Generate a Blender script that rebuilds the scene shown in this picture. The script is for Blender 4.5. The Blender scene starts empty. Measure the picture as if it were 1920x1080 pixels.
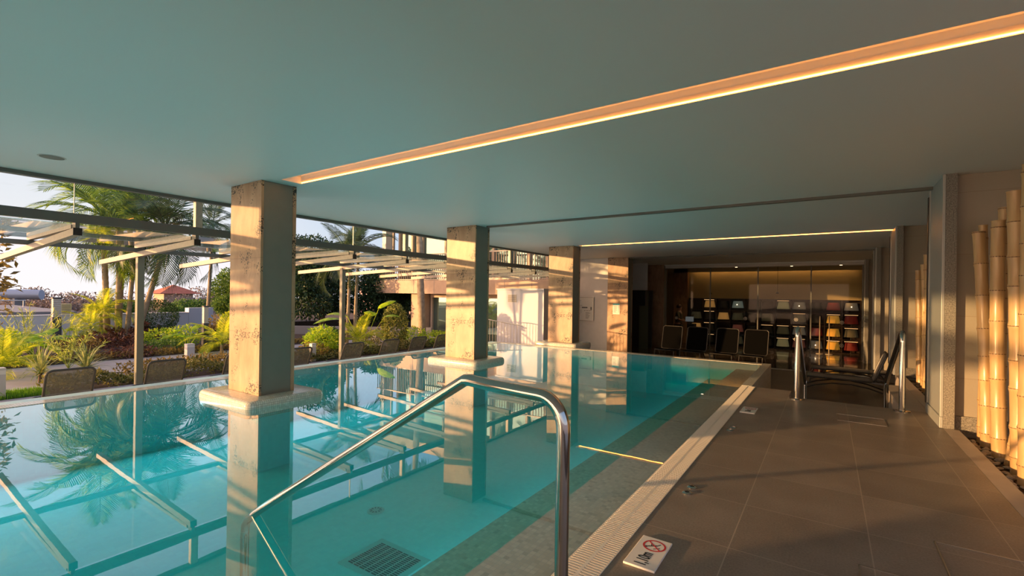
import bpy, math, random
from mathutils import Vector, Matrix
sc = bpy.context.scene
COL = sc.collection
rnd = random.Random(7)
PI = math.pi

# ------------------------------------------------------------------ camera
F_PX, YAW, ROLL = 880.0, math.atan(592/880), math.radians(0.8)
Fw = Vector((-math.sin(YAW), math.cos(YAW), 0)); Rt = Vector((math.cos(YAW), math.sin(YAW), 0)); Up = Vector((0, 0, 1))
r2 = Rt*math.cos(ROLL)+Up*math.sin(ROLL); u2 = Up*math.cos(ROLL)-Rt*math.sin(ROLL)
cd = bpy.data.cameras.new('camera'); cam = bpy.data.objects.new('camera', cd); COL.objects.link(cam)
cam.matrix_world = Matrix(((r2.x, u2.x, -Fw.x, 0), (r2.y, u2.y, -Fw.y, 0), (r2.z, u2.z, -Fw.z, 1.35), (0, 0, 0, 1)))
cd.sensor_width = 36; cd.lens = 36*F_PX/1920; cd.shift_y = 13.2/1920; cd.clip_start = 0.05; cd.clip_end = 500
sc.camera = cam

# ------------------------------------------------------------------ view, sky, sun
sc.view_settings.view_transform = 'Standard'; sc.view_settings.look = 'None'
sc.view_settings.gamma = 1; sc.view_settings.use_curve_mapping = False
sc.view_settings.exposure = 0.78
cy = sc.cycles
cy.use_denoising = True; cy.max_bounces = 10; cy.diffuse_bounces = 5; cy.glossy_bounces = 5
cy.transmission_bounces = 6; cy.transparent_max_bounces = 24; cy.volume_bounces = 0
cy.caustics_reflective = True; cy.caustics_refractive = False; cy.sample_clamp_indirect = 4.0
cy.blur_glossy = 0.6

SUN_DIR = Vector((0.616, 0.788, -0.0893)).normalized()      # the way the light travels
sd = bpy.data.lights.new('sun', 'SUN'); sd.energy = 4.4; sd.color = (1.0, 0.55, 0.22); sd.angle = math.radians(0.7)
so = bpy.data.objects.new('sun', sd); COL.objects.link(so)
so.rotation_euler = SUN_DIR.to_track_quat('-Z', 'Y').to_euler()

# added underwater fill lights for teal ceiling glow, at garden-side wall and lower step
def add_pool_fill():
    for x, ang, en in ((-7.59, -92, 48), (-2.13, 100, 21)):
        ld = bpy.data.lights.new('added_pool_fill', 'AREA'); ld.shape = 'RECTANGLE'; ld.size = 0.08; ld.size_y = 15.0; ld.energy = en; ld.color = (0.96, 0.86, 1.0)
        lo = bpy.data.objects.new('added_pool_fill', ld); COL.objects.link(lo); lo.location = (x, 2.9, -0.42 if x < -5 else -0.60); lo.rotation_euler = (0, math.radians(ang), 0)
add_pool_fill()

def make_sky():
    w = bpy.data.worlds.new('sky'); sc.world = w; w.use_nodes = True
    nt = w.node_tree; nt.nodes.clear(); N = nt.nodes.new; L = nt.links.new
    out = N('ShaderNodeOutputWorld'); bg = N('ShaderNodeBackground')
    tc = N('ShaderNodeTexCoord'); sep = N('ShaderNodeSeparateXYZ'); L(tc.outputs['Generated'], sep.inputs[0])
    ramp = N('ShaderNodeValToRGB'); L(sep.outputs['Z'], ramp.inputs[0])
    cr = ramp.color_ramp; cr.elements[0].position = 0.0; cr.elements[0].color = (0.80, 0.80, 0.90, 1)
    cr.elements[1].position = 1.0; cr.elements[1].color = (0.16, 0.30, 0.62, 1)
    for p, c in ((0.12, (0.62, 0.72, 0.92, 1)), (0.3, (0.40, 0.58, 0.90, 1)), (0.6, (0.24, 0.42, 0.80, 1))):
        e = cr.elements.new(p); e.color = c
    # brightening towards the low sun
    dot = N('ShaderNodeVectorMath'); dot.operation = 'DOT_PRODUCT'; L(tc.outputs['Generated'], dot.inputs[0])
    dot.inputs[1].default_value = (-0.616, -0.788, 0.09)
    mr = N('ShaderNodeMapRange'); L(dot.outputs['Value'], mr.inputs[0])
    mr.inputs[1].default_value = -0.15; mr.inputs[2].default_value = 0.35; mr.interpolation_type = 'SMOOTHSTEP'
    el = N('ShaderNodeMapRange'); L(sep.outputs['Z'], el.inputs[0]); el.inputs[1].default_value = 0.0; el.inputs[2].default_value = 0.5
    el.inputs[3].default_value = 1.0; el.inputs[4].default_value = 0.15
    mul = N('ShaderNodeMath'); mul.operation = 'MULTIPLY'; L(mr.outputs[0], mul.inputs[0]); L(el.outputs[0], mul.inputs[1])
    mix = N('ShaderNodeMix'); mix.data_type = 'RGBA'; L(mul.outputs[0], mix.inputs['Factor'])
    L(ramp.outputs[0], mix.inputs[6]); mix.inputs[7].default_value = (0.98, 0.92, 0.93, 1)
    # soft thin clouds
    mp = N('ShaderNodeMapping'); mp.inputs['Scale'].default_value = (1.2, 1.2, 5.0); L(tc.outputs['Generated'], mp.inputs[0])
    nz = N('ShaderNodeTexNoise'); nz.inputs['Scale'].default_value = 2.2; nz.inputs['Detail'].default_value = 5; L(mp.outputs[0], nz.inputs['Vector'])
    cm = N('ShaderNodeMapRange'); L(nz.outputs[0], cm.inputs[0]); cm.inputs[1].default_value = 0.45; cm.inputs[2].default_value = 0.75
    cm.inputs[4].default_value = 0.45
    mix2 = N('ShaderNodeMix'); mix2.data_type = 'RGBA'; L(cm.outputs[0], mix2.inputs['Factor']); L(mix.outputs[2], mix2.inputs[6])
    mix2.inputs[7].default_value = (0.95, 0.93, 0.97, 1)
    gw = N('ShaderNodeMapRange'); L(dot.outputs['Value'], gw.inputs[0]); gw.interpolation_type = 'SMOOTHSTEP'
    gw.inputs[1].default_value = 0.55; gw.inputs[2].default_value = 1.0; gw.inputs[3].default_value = 0.0; gw.inputs[4].default_value = 1.0
    gs = N('ShaderNodeVectorMath'); gs.operation = 'SCALE'; gs.inputs[0].default_value = (6.0, 3.1, 1.4); L(gw.outputs[0], gs.inputs['Scale'])
    ad = N('ShaderNodeVectorMath'); ad.operation = 'ADD'; L(mix2.outputs[2], ad.inputs[0]); L(gs.outputs[0], ad.inputs[1])
    L(ad.outputs[0], bg.inputs[0]); bg.inputs[1].default_value = 0.62
    L(bg.outputs[0], out.inputs[0])
make_sky()

# ------------------------------------------------------------------ materials
def nodes(name):
    m = bpy.data.materials.new(name); m.use_nodes = True
    nt = m.node_tree; b = nt.nodes['Principled BSDF']
    return m, nt, b
def mat(name, col, rough=0.5, metal=0.0, spec=0.5, emit=None, es=0, noise=0.0, nscale=6.0, bump=0.0, bscale=40.0, coat=0.0, alpha=1.0, detail=4):
    m, nt, b = nodes(name); N = nt.nodes.new; L = nt.links.new
    b.inputs['Base Color'].default_value = (*col, 1); b.inputs['Roughness'].default_value = rough
    b.inputs['Metallic'].default_value = metal; b.inputs['Specular IOR Level'].default_value = spec
    b.inputs['Coat Weight'].default_value = coat
    if emit: b.inputs['Emission Color'].default_value = (*emit, 1); b.inputs['Emission Strength'].default_value = es
    tc = N('ShaderNodeTexCoord')
    if noise:
        nz = N('ShaderNodeTexNoise'); nz.inputs['Scale'].default_value = nscale; nz.inputs['Detail'].default_value = detail
        L(tc.outputs['Object'], nz.inputs['Vector'])
        rp = N('ShaderNodeValToRGB'); L(nz.outputs[0], rp.inputs[0])
        rp.color_ramp.elements[0].position = 0.3; rp.color_ramp.elements[1].position = 0.7
        rp.color_ramp.elements[0].color = (*[c*(1-noise) for c in col], 1)
        rp.color_ramp.elements[1].color = (*[min(1, c*(1+noise)) for c in col], 1)
        L(rp.outputs[0], b.inputs['Base Color'])
    if bump:
        n2 = N('ShaderNodeTexNoise'); n2.inputs['Scale'].default_value = bscale; n2.inputs['Detail'].default_value = 3
        L(tc.outputs['Object'], n2.inputs['Vector'])
        bp = N('ShaderNodeBump'); bp.inputs['Strength'].default_value = bump; bp.inputs['Distance'].default_value = 0.01
        L(n2.outputs[0], bp.inputs['Height']); L(bp.outputs[0], b.inputs['Normal'])
    return m
def math_n(nt, op, a, b=None, c=None):
    n = nt.nodes.new('ShaderNodeMath'); n.operation = op
    for i, v in enumerate((a, b, c)):
        if v is None: continue
        if hasattr(v, 'links'): nt.links.new(v, n.inputs[i])
        else: n.inputs[i].default_value = v
    return n.outputs[0]
def tile_mat(name, size, ramp, grout, gw, rough=0.35, off=(0.0, 0.0, 0.0), fine=0.0, gdepth=0.3, spec=0.5, patch=0.0):
    """square tiles with grout on all faces, each tile with its own shade; size and grout width in metres"""
    m, nt, b = nodes(name); N = nt.nodes.new; L = nt.links.new
    tc = N('ShaderNodeTexCoord'); ge = N('ShaderNodeNewGeometry')
    ad = N('ShaderNodeVectorMath'); ad.operation = 'ADD'; L(tc.outputs['Object'], ad.inputs[0]); ad.inputs[1].default_value = off
    dv = N('ShaderNodeVectorMath'); dv.operation = 'DIVIDE'; L(ad.outputs[0], dv.inputs[0]); dv.inputs[1].default_value = size
    fl = N('ShaderNodeVectorMath'); fl.operation = 'FLOOR'; L(dv.outputs[0], fl.inputs[0])
    wn = N('ShaderNodeTexWhiteNoise'); L(fl.outputs[0], wn.inputs['Vector'])
    rp = N('ShaderNodeValToRGB'); L(wn.outputs['Value'], rp.inputs[0])
    cr = rp.color_ramp; cr.interpolation = 'LINEAR'
    cr.elements[0].color = (*ramp[0], 1); cr.elements[1].color = (*ramp[-1], 1)
    for i, c in enumerate(ramp[1:-1]):
        e = cr.elements.new((i+1)/(len(ramp)-1)); e.color = (*c, 1)
    sx = N('ShaderNodeSeparateXYZ'); L(dv.outputs[0], sx.inputs[0]); sn = N('ShaderNodeSeparateXYZ'); L(ge.outputs['Normal'], sn.inputs[0])
    ds = []
    for i in range(3):
        fr = math_n(nt, 'FRACT', sx.outputs[i]); q = math_n(nt, 'SUBTRACT', 0.5, math_n(nt, 'ABSOLUTE', math_n(nt, 'SUBTRACT', fr, 0.5)))
        d = math_n(nt, 'MULTIPLY', q, size[i])
        d = math_n(nt, 'ADD', d, math_n(nt, 'GREATER_THAN', math_n(nt, 'ABSOLUTE', sn.outputs[i]), 0.6)); ds.append(d)
    dm = math_n(nt, 'MINIMUM', math_n(nt, 'MINIMUM', ds[0], ds[1]), ds[2])
    g = math_n(nt, 'LESS_THAN', dm, gw/2)
    col = rp.outputs[0]
    if fine:
        nz = N('ShaderNodeTexNoise'); nz.inputs['Scale'].default_value = 90; nz.inputs['Detail'].default_value = 6; L(tc.outputs['Object'], nz.inputs['Vector'])
        n3 = N('ShaderNodeTexNoise'); n3.inputs['Scale'].default_value = 2.6; n3.inputs['Detail'].default_value = 4; L(tc.outputs['Object'], n3.inputs['Vector'])
        s = math_n(nt, 'ADD', math_n(nt, 'MULTIPLY', nz.outputs[0], fine), math_n(nt, 'MULTIPLY', n3.outputs[0], patch))
        s = math_n(nt, 'ADD', s, 1-fine/2-patch/2)
        vm = N('ShaderNodeVectorMath'); vm.operation = 'SCALE'; L(col, vm.inputs[0]); L(s, vm.inputs['Scale']); col = vm.outputs[0]
    mx = N('ShaderNodeMix'); mx.data_type = 'RGBA'; L(g, mx.inputs['Factor']); L(col, mx.inputs[6]); mx.inputs[7].default_value = (*grout, 1)
    L(mx.outputs[2], b.inputs['Base Color']); b.inputs['Roughness'].default_value = rough; b.inputs['Specular IOR Level'].default_value = spec
    bp = N('ShaderNodeBump'); bp.inputs['Strength'].default_value = gdepth; bp.inputs['Distance'].default_value = 0.002; bp.invert = True
    L(g, bp.inputs['Height']); L(bp.outputs[0], b.inputs['Normal'])
    return m
def travertine(name, c0, c1, pit=0.33):
    m, nt, b = nodes(name); N = nt.nodes.new; L = nt.links.new
    tc = N('ShaderNodeTexCoord'); mp = N('ShaderNodeMapping'); mp.inputs['Scale'].default_value = (2.2, 2.2, 0.9); L(tc.outputs['Object'], mp.inputs[0])
    nz = N('ShaderNodeTexNoise'); nz.inputs['Scale'].default_value = 2.4; nz.inputs['Detail'].default_value = 8; nz.inputs['Roughness'].default_value = 0.62
    nz.inputs['Distortion'].default_value = 0.7; L(mp.outputs[0], nz.inputs['Vector'])
    rp = N('ShaderNodeValToRGB'); L(nz.outputs[0], rp.inputs[0]); rp.color_ramp.elements[0].position = 0.32; rp.color_ramp.elements[1].position = 0.68
    rp.color_ramp.elements[0].color = (*c0, 1); rp.color_ramp.elements[1].color = (*c1, 1)
    # pits, gathered in patches
    vo = N('ShaderNodeTexVoronoi'); vo.inputs['Scale'].default_value = 58; L(tc.outputs['Object'], vo.inputs['Vector'])
    vo.inputs['Randomness'].default_value = 1.0
    n2 = N('ShaderNodeTexNoise'); n2.inputs['Scale'].default_value = 3.2; n2.inputs['Detail'].default_value = 3; L(tc.outputs['Object'], n2.inputs['Vector'])
    th = math_n(nt, 'MULTIPLY', math_n(nt, 'MAXIMUM', math_n(nt, 'SUBTRACT', n2.outputs[0], 0.5), 0.0), pit*8)
    p = math_n(nt, 'LESS_THAN', vo.outputs['Distance'], th)
    wn = N('ShaderNodeTexWhiteNoise'); L(vo.outputs['Position'], wn.inputs['Vector'])
    p = math_n(nt, 'MULTIPLY', p, math_n(nt, 'GREATER_THAN', wn.outputs['Value'], 0.55))
    # slab joints every 0.92 m
    sz = N('ShaderNodeSeparateXYZ'); L(tc.outputs['Object'], sz.inputs[0])
    fz = math_n(nt, 'FRACT', math_n(nt, 'DIVIDE', math_n(nt, 'ADD', sz.outputs[2], 9.28), 0.92))
    j = math_n(nt, 'MULTIPLY', math_n(nt, 'LESS_THAN', fz, 0.004), 0.6)
    f = math_n(nt, 'MAXIMUM', p, j)
    mx = N('ShaderNodeMix'); mx.data_type = 'RGBA'; L(f, mx.inputs['Factor']); L(rp.outputs[0], mx.inputs[6]); mx.inputs[7].default_value = (0.05, 0.035, 0.02, 1)
    L(mx.outputs[2], b.inputs['Base Color']); b.inputs['Roughness'].default_value = 0.42
    bp = N('ShaderNodeBump'); bp.inputs['Strength'].default_value = 0.5; bp.inputs['Distance'].default_value = 0.006; bp.invert = True
    L(f, bp.inputs['Height']); L(bp.outputs[0], b.inputs['Normal'])
    return m
def leaf_mat(name, dark, light, trans=0.45, scale=9.0, rough=0.45):
    m, nt, b = nodes(name); N = nt.nodes.new; L = nt.links.new
    ge = N('ShaderNodeNewGeometry'); oi = N('ShaderNodeObjectInfo')
    mr = N('ShaderNodeMath'); mr.operation = 'ADD'
    tc = N('ShaderNodeTexCoord'); nz = N('ShaderNodeTexNoise'); nz.inputs['Scale'].default_value = scale; nz.inputs['Detail'].default_value = 2
    L(tc.outputs['Object'], nz.inputs['Vector'])
    rp = N('ShaderNodeValToRGB'); rp.color_ramp.elements[0].position = 0.35; rp.color_ramp.elements[1].position = 0.68
    rp.color_ramp.elements[0].color = (*dark, 1); rp.color_ramp.elements[1].color = (*light, 1)
    r = math_n(nt, 'ADD', nz.outputs[0], math_n(nt, 'MULTIPLY', math_n(nt, 'SUBTRACT', ge.outputs['Random Per Island'], 0.5), 0.35))
    L(r, rp.inputs[0]); L(rp.outputs[0], b.inputs['Base Color']); b.inputs['Roughness'].default_value = rough
    b.inputs['Specular IOR Level'].default_value = 0.3
    tr = N('ShaderNodeBsdfTranslucent'); vm = N('ShaderNodeVectorMath'); vm.operation = 'MULTIPLY'; L(rp.outputs[0], vm.inputs[0]); vm.inputs[1].default_value = (1.5, 1.5, 0.8)
    L(vm.outputs[0], tr.inputs[0]); mx = N('ShaderNodeMixShader'); mx.inputs[0].default_value = trans
    L(b.outputs[0], mx.inputs[1]); L(tr.outputs[0], mx.inputs[2]); L(mx.outputs[0], nt.nodes['Material Output'].inputs[0])
    return m
def schlick(nt, f0, ex, normal=None):
    ge = nt.nodes.new('ShaderNodeNewGeometry'); dp = nt.nodes.new('ShaderNodeVectorMath'); dp.operation = 'DOT_PRODUCT'
    nt.links.new(ge.outputs['Incoming'], dp.inputs[0]); nt.links.new(ge.outputs['Normal'], dp.inputs[1])
    c = math_n(nt, 'SUBTRACT', 1.0, math_n(nt, 'ABSOLUTE', dp.outputs['Value'])); return math_n(nt, 'ADD', math_n(nt, 'MULTIPLY', math_n(nt, 'POWER', c, ex), 1-f0), f0)
def glass_mat(name, tint=(0.96, 0.985, 0.98), f0=0.03, rough=0.0, dirt=0.0):
    m, nt, b = nodes(name); N = nt.nodes.new; L = nt.links.new; nt.nodes.remove(b)
    fr = schlick(nt, f0, 5)
    gl = N('ShaderNodeBsdfGlossy'); gl.inputs['Roughness'].default_value = rough; gl.inputs[0].default_value = (1, 1, 1, 1)
    tr = N('ShaderNodeBsdfTransparent'); tr.inputs[0].default_value = (*tint, 1)
    mx = N('ShaderNodeMixShader'); L(fr, mx.inputs[0]); L(tr.outputs[0], mx.inputs[1]); L(gl.outputs[0], mx.inputs[2])
    o = mx.outputs[0]
    if dirt:
        df = N('ShaderNodeBsdfDiffuse'); df.inputs[0].default_value = (0.75, 0.8, 0.78, 1); m2 = N('ShaderNodeMixShader'); m2.inputs[0].default_value = dirt
        L(o, m2.inputs[1]); L(df.outputs[0], m2.inputs[2]); o = m2.outputs[0]
    L(o, nt.nodes['Material Output'].inputs[0])
    return m
def water_mat():
    m, nt, b = nodes('pool_water'); N = nt.nodes.new; L = nt.links.new; nt.nodes.remove(b)
    fr = schlick(nt, 0.08, 3.4)
    gl = N('ShaderNodeBsdfGlossy'); gl.inputs['Roughness'].default_value = 0.0; gl.inputs[0].default_value = (1, 1, 1, 1)
    tr = N('ShaderNodeBsdfTransparent')
    tc = N('ShaderNodeTexCoord'); nz = N('ShaderNodeTexNoise'); nz.inputs['Scale'].default_value = 3.0; nz.inputs['Detail'].default_value = 2
    L(tc.outputs['Object'], nz.inputs['Vector']); bp = N('ShaderNodeBump'); bp.inputs['Strength'].default_value = 0.02; bp.inputs['Distance'].default_value = 0.01
    L(nz.outputs[0], bp.inputs['Height']); L(bp.outputs[0], gl.inputs['Normal'])
    mx = N('ShaderNodeMixShader'); L(fr, mx.inputs[0]); L(tr.outputs[0], mx.inputs[1]); L(gl.outputs[0], mx.inputs[2])
    L(mx.outputs[0], nt.nodes['Material Output'].inputs[0])
    return m
def water_body():
    m, nt, b = nodes('pool_water_body'); N = nt.nodes.new; L = nt.links.new; nt.nodes.remove(b)
    tr = N('ShaderNodeBsdfTransparent'); L(tr.outputs[0], nt.nodes['Material Output'].inputs[0])
    va = N('ShaderNodeVolumeAbsorption'); va.inputs[0].default_value = (0.0, 0.90, 0.905, 1); va.inputs[1].default_value = 1.25
    L(va.outputs[0], nt.nodes['Material Output'].inputs['Volume'])
    return m

M = dict(
    ceiling=mat('ceiling_paint', (0.74, 0.76, 0.74), 0.5, spec=0.4),
    white=mat('white_paint', (0.72, 0.70, 0.68), 0.6, noise=0.03),
    wall=mat('beige_wall', (0.42, 0.36, 0.29), 0.55, noise=0.05),
    stonewall=tile_mat('limestone_wall', (1.2, 1.2, 0.66), ((0.30, 0.27, 0.215), (0.335, 0.30, 0.24)), (0.25, 0.2, 0.15), 0.004, off=(0.3, 0.3, 0.13), fine=0.1, patch=0.15),
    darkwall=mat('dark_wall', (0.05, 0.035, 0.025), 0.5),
    trav=travertine('travertine', (0.35, 0.205, 0.11), (0.54, 0.35, 0.205), 0.68),
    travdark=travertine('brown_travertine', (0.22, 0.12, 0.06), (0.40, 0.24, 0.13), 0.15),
    panel=mat('grey_panel', (0.20, 0.20, 0.165), 0.45, noise=0.04),
    pier=mat('pier_grey', (0.38, 0.40, 0.385), 0.42, metal=0.25),
    granite=mat('speckled_granite', (0.20, 0.19, 0.165), 0.5, noise=0.5, nscale=90, detail=2),
    deck=tile_mat('deck_tile', (0.64, 0.64, 0.64), ((0.19, 0.158, 0.128), (0.24, 0.20, 0.163)), (0.34, 0.28, 0.22), 0.006, rough=0.42, off=(0.43+0.64*20, 0.43+0.64*20, 0.3), fine=0.9, patch=0.7, spec=0.4),
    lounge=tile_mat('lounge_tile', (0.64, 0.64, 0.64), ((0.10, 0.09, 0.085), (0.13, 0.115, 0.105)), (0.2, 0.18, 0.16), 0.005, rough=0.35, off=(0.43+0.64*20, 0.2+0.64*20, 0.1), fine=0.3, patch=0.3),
    polished=mat('polished_floor', (0.10, 0.075, 0.05), 0.08, spec=0.7, noise=0.2, nscale=3),
    coping=mat('coping_stone', (0.42, 0.36, 0.30), 0.5, noise=0.08),
    grate=mat('grate_plastic', (0.78, 0.72, 0.62), 0.4),
    void=mat('drain_dark', (0.02, 0.02, 0.02), 0.8),
    mosaic=tile_mat('beige_mosaic', (0.0245, 0.0245, 0.0245), ((0.52, 0.52, 0.44), (0.70, 0.69, 0.60), (0.60, 0.57, 0.46), (0.76, 0.75, 0.67)), (0.36, 0.36, 0.32), 0.004, rough=0.18, off=(10.003, 10.003, 10.003)),
    mosaic_step=tile_mat('step_mosaic', (0.032, 0.032, 0.032), ((0.42, 0.40, 0.33), (0.66, 0.62, 0.52), (0.54, 0.51, 0.42), (0.72, 0.68, 0.58)), (0.5, 0.5, 0.45), 0.003, rough=0.4, off=(10.003, 10.003, 10.003)),
    poolfloor=tile_mat('pool_floor_mosaic', (0.05, 0.05, 0.05), ((0.55, 0.80, 0.80), (0.62, 0.86, 0.85), (0.58, 0.82, 0.80)), (0.6, 0.8, 0.8), 0.004, rough=0.4, off=(10.003, 10.003, 10.003)),
    chrome=mat('stainless_steel', (0.52, 0.50, 0.47), 0.10, metal=1),
    steel=mat('brushed_steel', (0.45, 0.43, 0.40), 0.35, metal=1),
    frame=mat('window_frame', (0.13, 0.13, 0.115), 0.4),
    pergola=mat('pergola_steel', (0.44, 0.37, 0.30), 0.45, noise=0.1, nscale=20),
    post=mat('pergola_post', (0.20, 0.20, 0.15), 0.4),
    black=mat('black_plastic', (0.018, 0.017, 0.016), 0.4),
    blackmesh=mat('black_mesh', (0.004, 0.004, 0.004), 0.9, spec=0.0),
    greyframe=mat('chair_frame', (0.045, 0.042, 0.04), 0.35),
    slinggrey=mat('sling_fabric', (0.24, 0.225, 0.205), 0.8),
    bamboo=None, glass=glass_mat('window_glass'), canopy=glass_mat('canopy_glass', (0.84, 0.94, 0.92), 0.03, 0.0, 0.018),
    glassdark=glass_mat('shop_glass', (0.80, 0.77, 0.72), 0.006),
    led=mat('led_warm', (1, 0.7, 0.4), 0.5, emit=(1.0, 0.31, 0.045), es=12.0),
    terrace=mat('terrace_paving', (0.30, 0.29, 0.31), 0.6, noise=0.08), path=mat('garden_path', (0.36, 0.34, 0.33), 0.7, noise=0.1, nscale=3),
    soil=mat('soil', (0.07, 0.045, 0.03), 0.95, noise=0.4, nscale=20), exwhite=mat('white_render', (0.66, 0.68, 0.76), 0.8),
    exgrey=mat('grey_render', (0.26, 0.25, 0.25), 0.8), beigeclad=mat('beige_cladding', (0.50, 0.36, 0.25), 0.6, noise=0.06),
    darkglass=mat('dark_window_glass', (0.22, 0.34, 0.34), 0.03, metal=0.85), rooftile=mat('red_roof_tile', (0.45, 0.13, 0.07), 0.8, noise=0.15, nscale=4),
    bark=mat('palm_bark', (0.34, 0.27, 0.18), 0.8, noise=0.25, nscale=9), wood=mat('bark', (0.16, 0.11, 0.07), 0.9, noise=0.3, nscale=12),
    pebble=mat('pebble_stone', (0.40, 0.35, 0.29), 0.55, noise=0.3, nscale=5), red=mat('sign_red', (0.55, 0.02, 0.03), 0.4), ink=mat('sign_black', (0.01, 0.01, 0.01), 0.5),
    signwhite=mat('sign_ceramic', (0.78, 0.74, 0.68), 0.25), skin=mat('skin', (0.45, 0.26, 0.18), 0.5), hair=mat('brown_hair', (0.08, 0.035, 0.02), 0.6), shirt=mat('olive_shirt', (0.10, 0.09, 0.05), 0.8),
    yellowwall=mat('yellow_wall', (0.50, 0.42, 0.24), 0.6), shelfdark=mat('dark_cabinet', (0.022, 0.012, 0.009), 0.4),
    bulb=mat('bulb_glow', (1, 0.8, 0.6), 0.5, emit=(1.0, 0.75, 0.5), es=6.0), shelfled=mat('shelf_light', (1, 0.7, 0.4), 0.5, emit=(1.0, 0.6, 0.28), es=0.9),
    tank=mat('tank_steel', (0.30, 0.36, 0.46), 0.35, metal=0.3), screen=mat('screen', (0.1, 0.1, 0.1), 0.3, emit=(0.5, 0.6, 0.7), es=0.12),
    cyan=mat('notice_cyan', (0.05, 0.40, 0.50), 0.5), paper=mat('notice_paper', (0.75, 0.74, 0.70), 0.6), greyink=mat('grey_print', (0.12, 0.12, 0.12), 0.6),
    lightgrey=mat('light_grey_metal', (0.60, 0.58, 0.54), 0.45), darkpost=mat('bollard_dark', (0.06, 0.06, 0.07), 0.5), pink=mat('pink_render', (0.50, 0.33, 0.34), 0.8),
    lens=mat('lamp_diffuser', (0.8, 0.78, 0.7), 0.4), water=water_mat(), waterbody=water_body(),
)
def bamboo_mat():
    m, nt, b = nodes('bamboo'); N = nt.nodes.new; L = nt.links.new
    tc = N('ShaderNodeTexCoord'); mp = N('ShaderNodeMapping'); mp.inputs['Scale'].default_value = (14, 14, 1.2); L(tc.outputs['Object'], mp.inputs[0])
    nz = N('ShaderNodeTexNoise'); nz.inputs['Scale'].default_value = 1.5; nz.inputs['Detail'].default_value = 5; L(mp.outputs[0], nz.inputs['Vector'])
    rp = N('ShaderNodeValToRGB'); L(nz.outputs[0], rp.inputs[0]); rp.color_ramp.elements[0].position = 0.3; rp.color_ramp.elements[1].position = 0.7
    rp.color_ramp.elements[0].color = (0.46, 0.28, 0.12, 1); rp.color_ramp.elements[1].color = (0.64, 0.44, 0.22, 1)
    L(rp.outputs[0], b.inputs['Base Color']); b.inputs['Roughness'].default_value = 0.28
    return m
def mesh_fabric():
    m, nt, b = nodes('open_mesh_fabric'); b.inputs['Base Color'].default_value = (0.13, 0.12, 0.11, 1); b.inputs['Roughness'].default_value = 0.8
    tr = nt.nodes.new('ShaderNodeBsdfTransparent'); mx = nt.nodes.new('ShaderNodeMixShader'); mx.inputs[0].default_value = 0.5
    nt.links.new(b.outputs[0], mx.inputs[1]); nt.links.new(tr.outputs[0], mx.inputs[2]); nt.links.new(mx.outputs[0], nt.nodes['Material Output'].inputs[0]); return m
M['openmesh'] = mesh_fabric()
M['bamboo'] = bamboo_mat(); M['node_ring'] = mat('bamboo_node', (0.20, 0.11, 0.05), 0.5)
LM = dict(
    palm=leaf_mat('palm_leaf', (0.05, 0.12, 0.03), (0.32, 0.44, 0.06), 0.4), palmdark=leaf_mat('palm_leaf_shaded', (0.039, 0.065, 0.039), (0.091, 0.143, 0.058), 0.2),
    yellowpalm=leaf_mat('areca_leaf', (0.208, 0.312, 0.026), (0.650, 0.650, 0.052), 0.5), banana=leaf_mat('broad_leaf', (0.182, 0.390, 0.026), (0.546, 0.715, 0.065), 0.5),
    dark=leaf_mat('dark_foliage', (0.010, 0.033, 0.016), (0.046, 0.098, 0.039), 0.15), mid=leaf_mat('green_foliage', (0.039, 0.104, 0.026), (0.182, 0.286, 0.065), 0.3),
    topiary=leaf_mat('clipped_foliage', (0.016, 0.052, 0.013), (0.065, 0.143, 0.026), 0.15), cone=leaf_mat('cone_foliage', (0.065, 0.104, 0.026), (0.390, 0.390, 0.104), 0.25),
    cover=leaf_mat('ground_cover_foliage', (0.07, 0.09, 0.025), (0.34, 0.30, 0.10), 0.25, 14), grass=leaf_mat('grass_blades', (0.078, 0.208, 0.026), (0.234, 0.442, 0.039), 0.4),
    brown=leaf_mat('brown_foliage', (0.065, 0.026, 0.019), (0.260, 0.104, 0.065), 0.2), spiky=leaf_mat('strap_leaf', (0.130, 0.195, 0.078), (0.494, 0.494, 0.234), 0.35),
    feather=leaf_mat('feathery_leaf', (0.234, 0.312, 0.065), (0.650, 0.676, 0.208), 0.4), bronze=leaf_mat('bronze_leaf', (0.10, 0.08, 0.03), (0.40, 0.28, 0.09), 0.35),
    lime=leaf_mat('lime_leaf', (0.208, 0.390, 0.026), (0.585, 0.650, 0.065), 0.4), distant=leaf_mat('distant_foliage', (0.156, 0.130, 0.117), (0.390, 0.286, 0.260), 0.1, 3),
)

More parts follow.
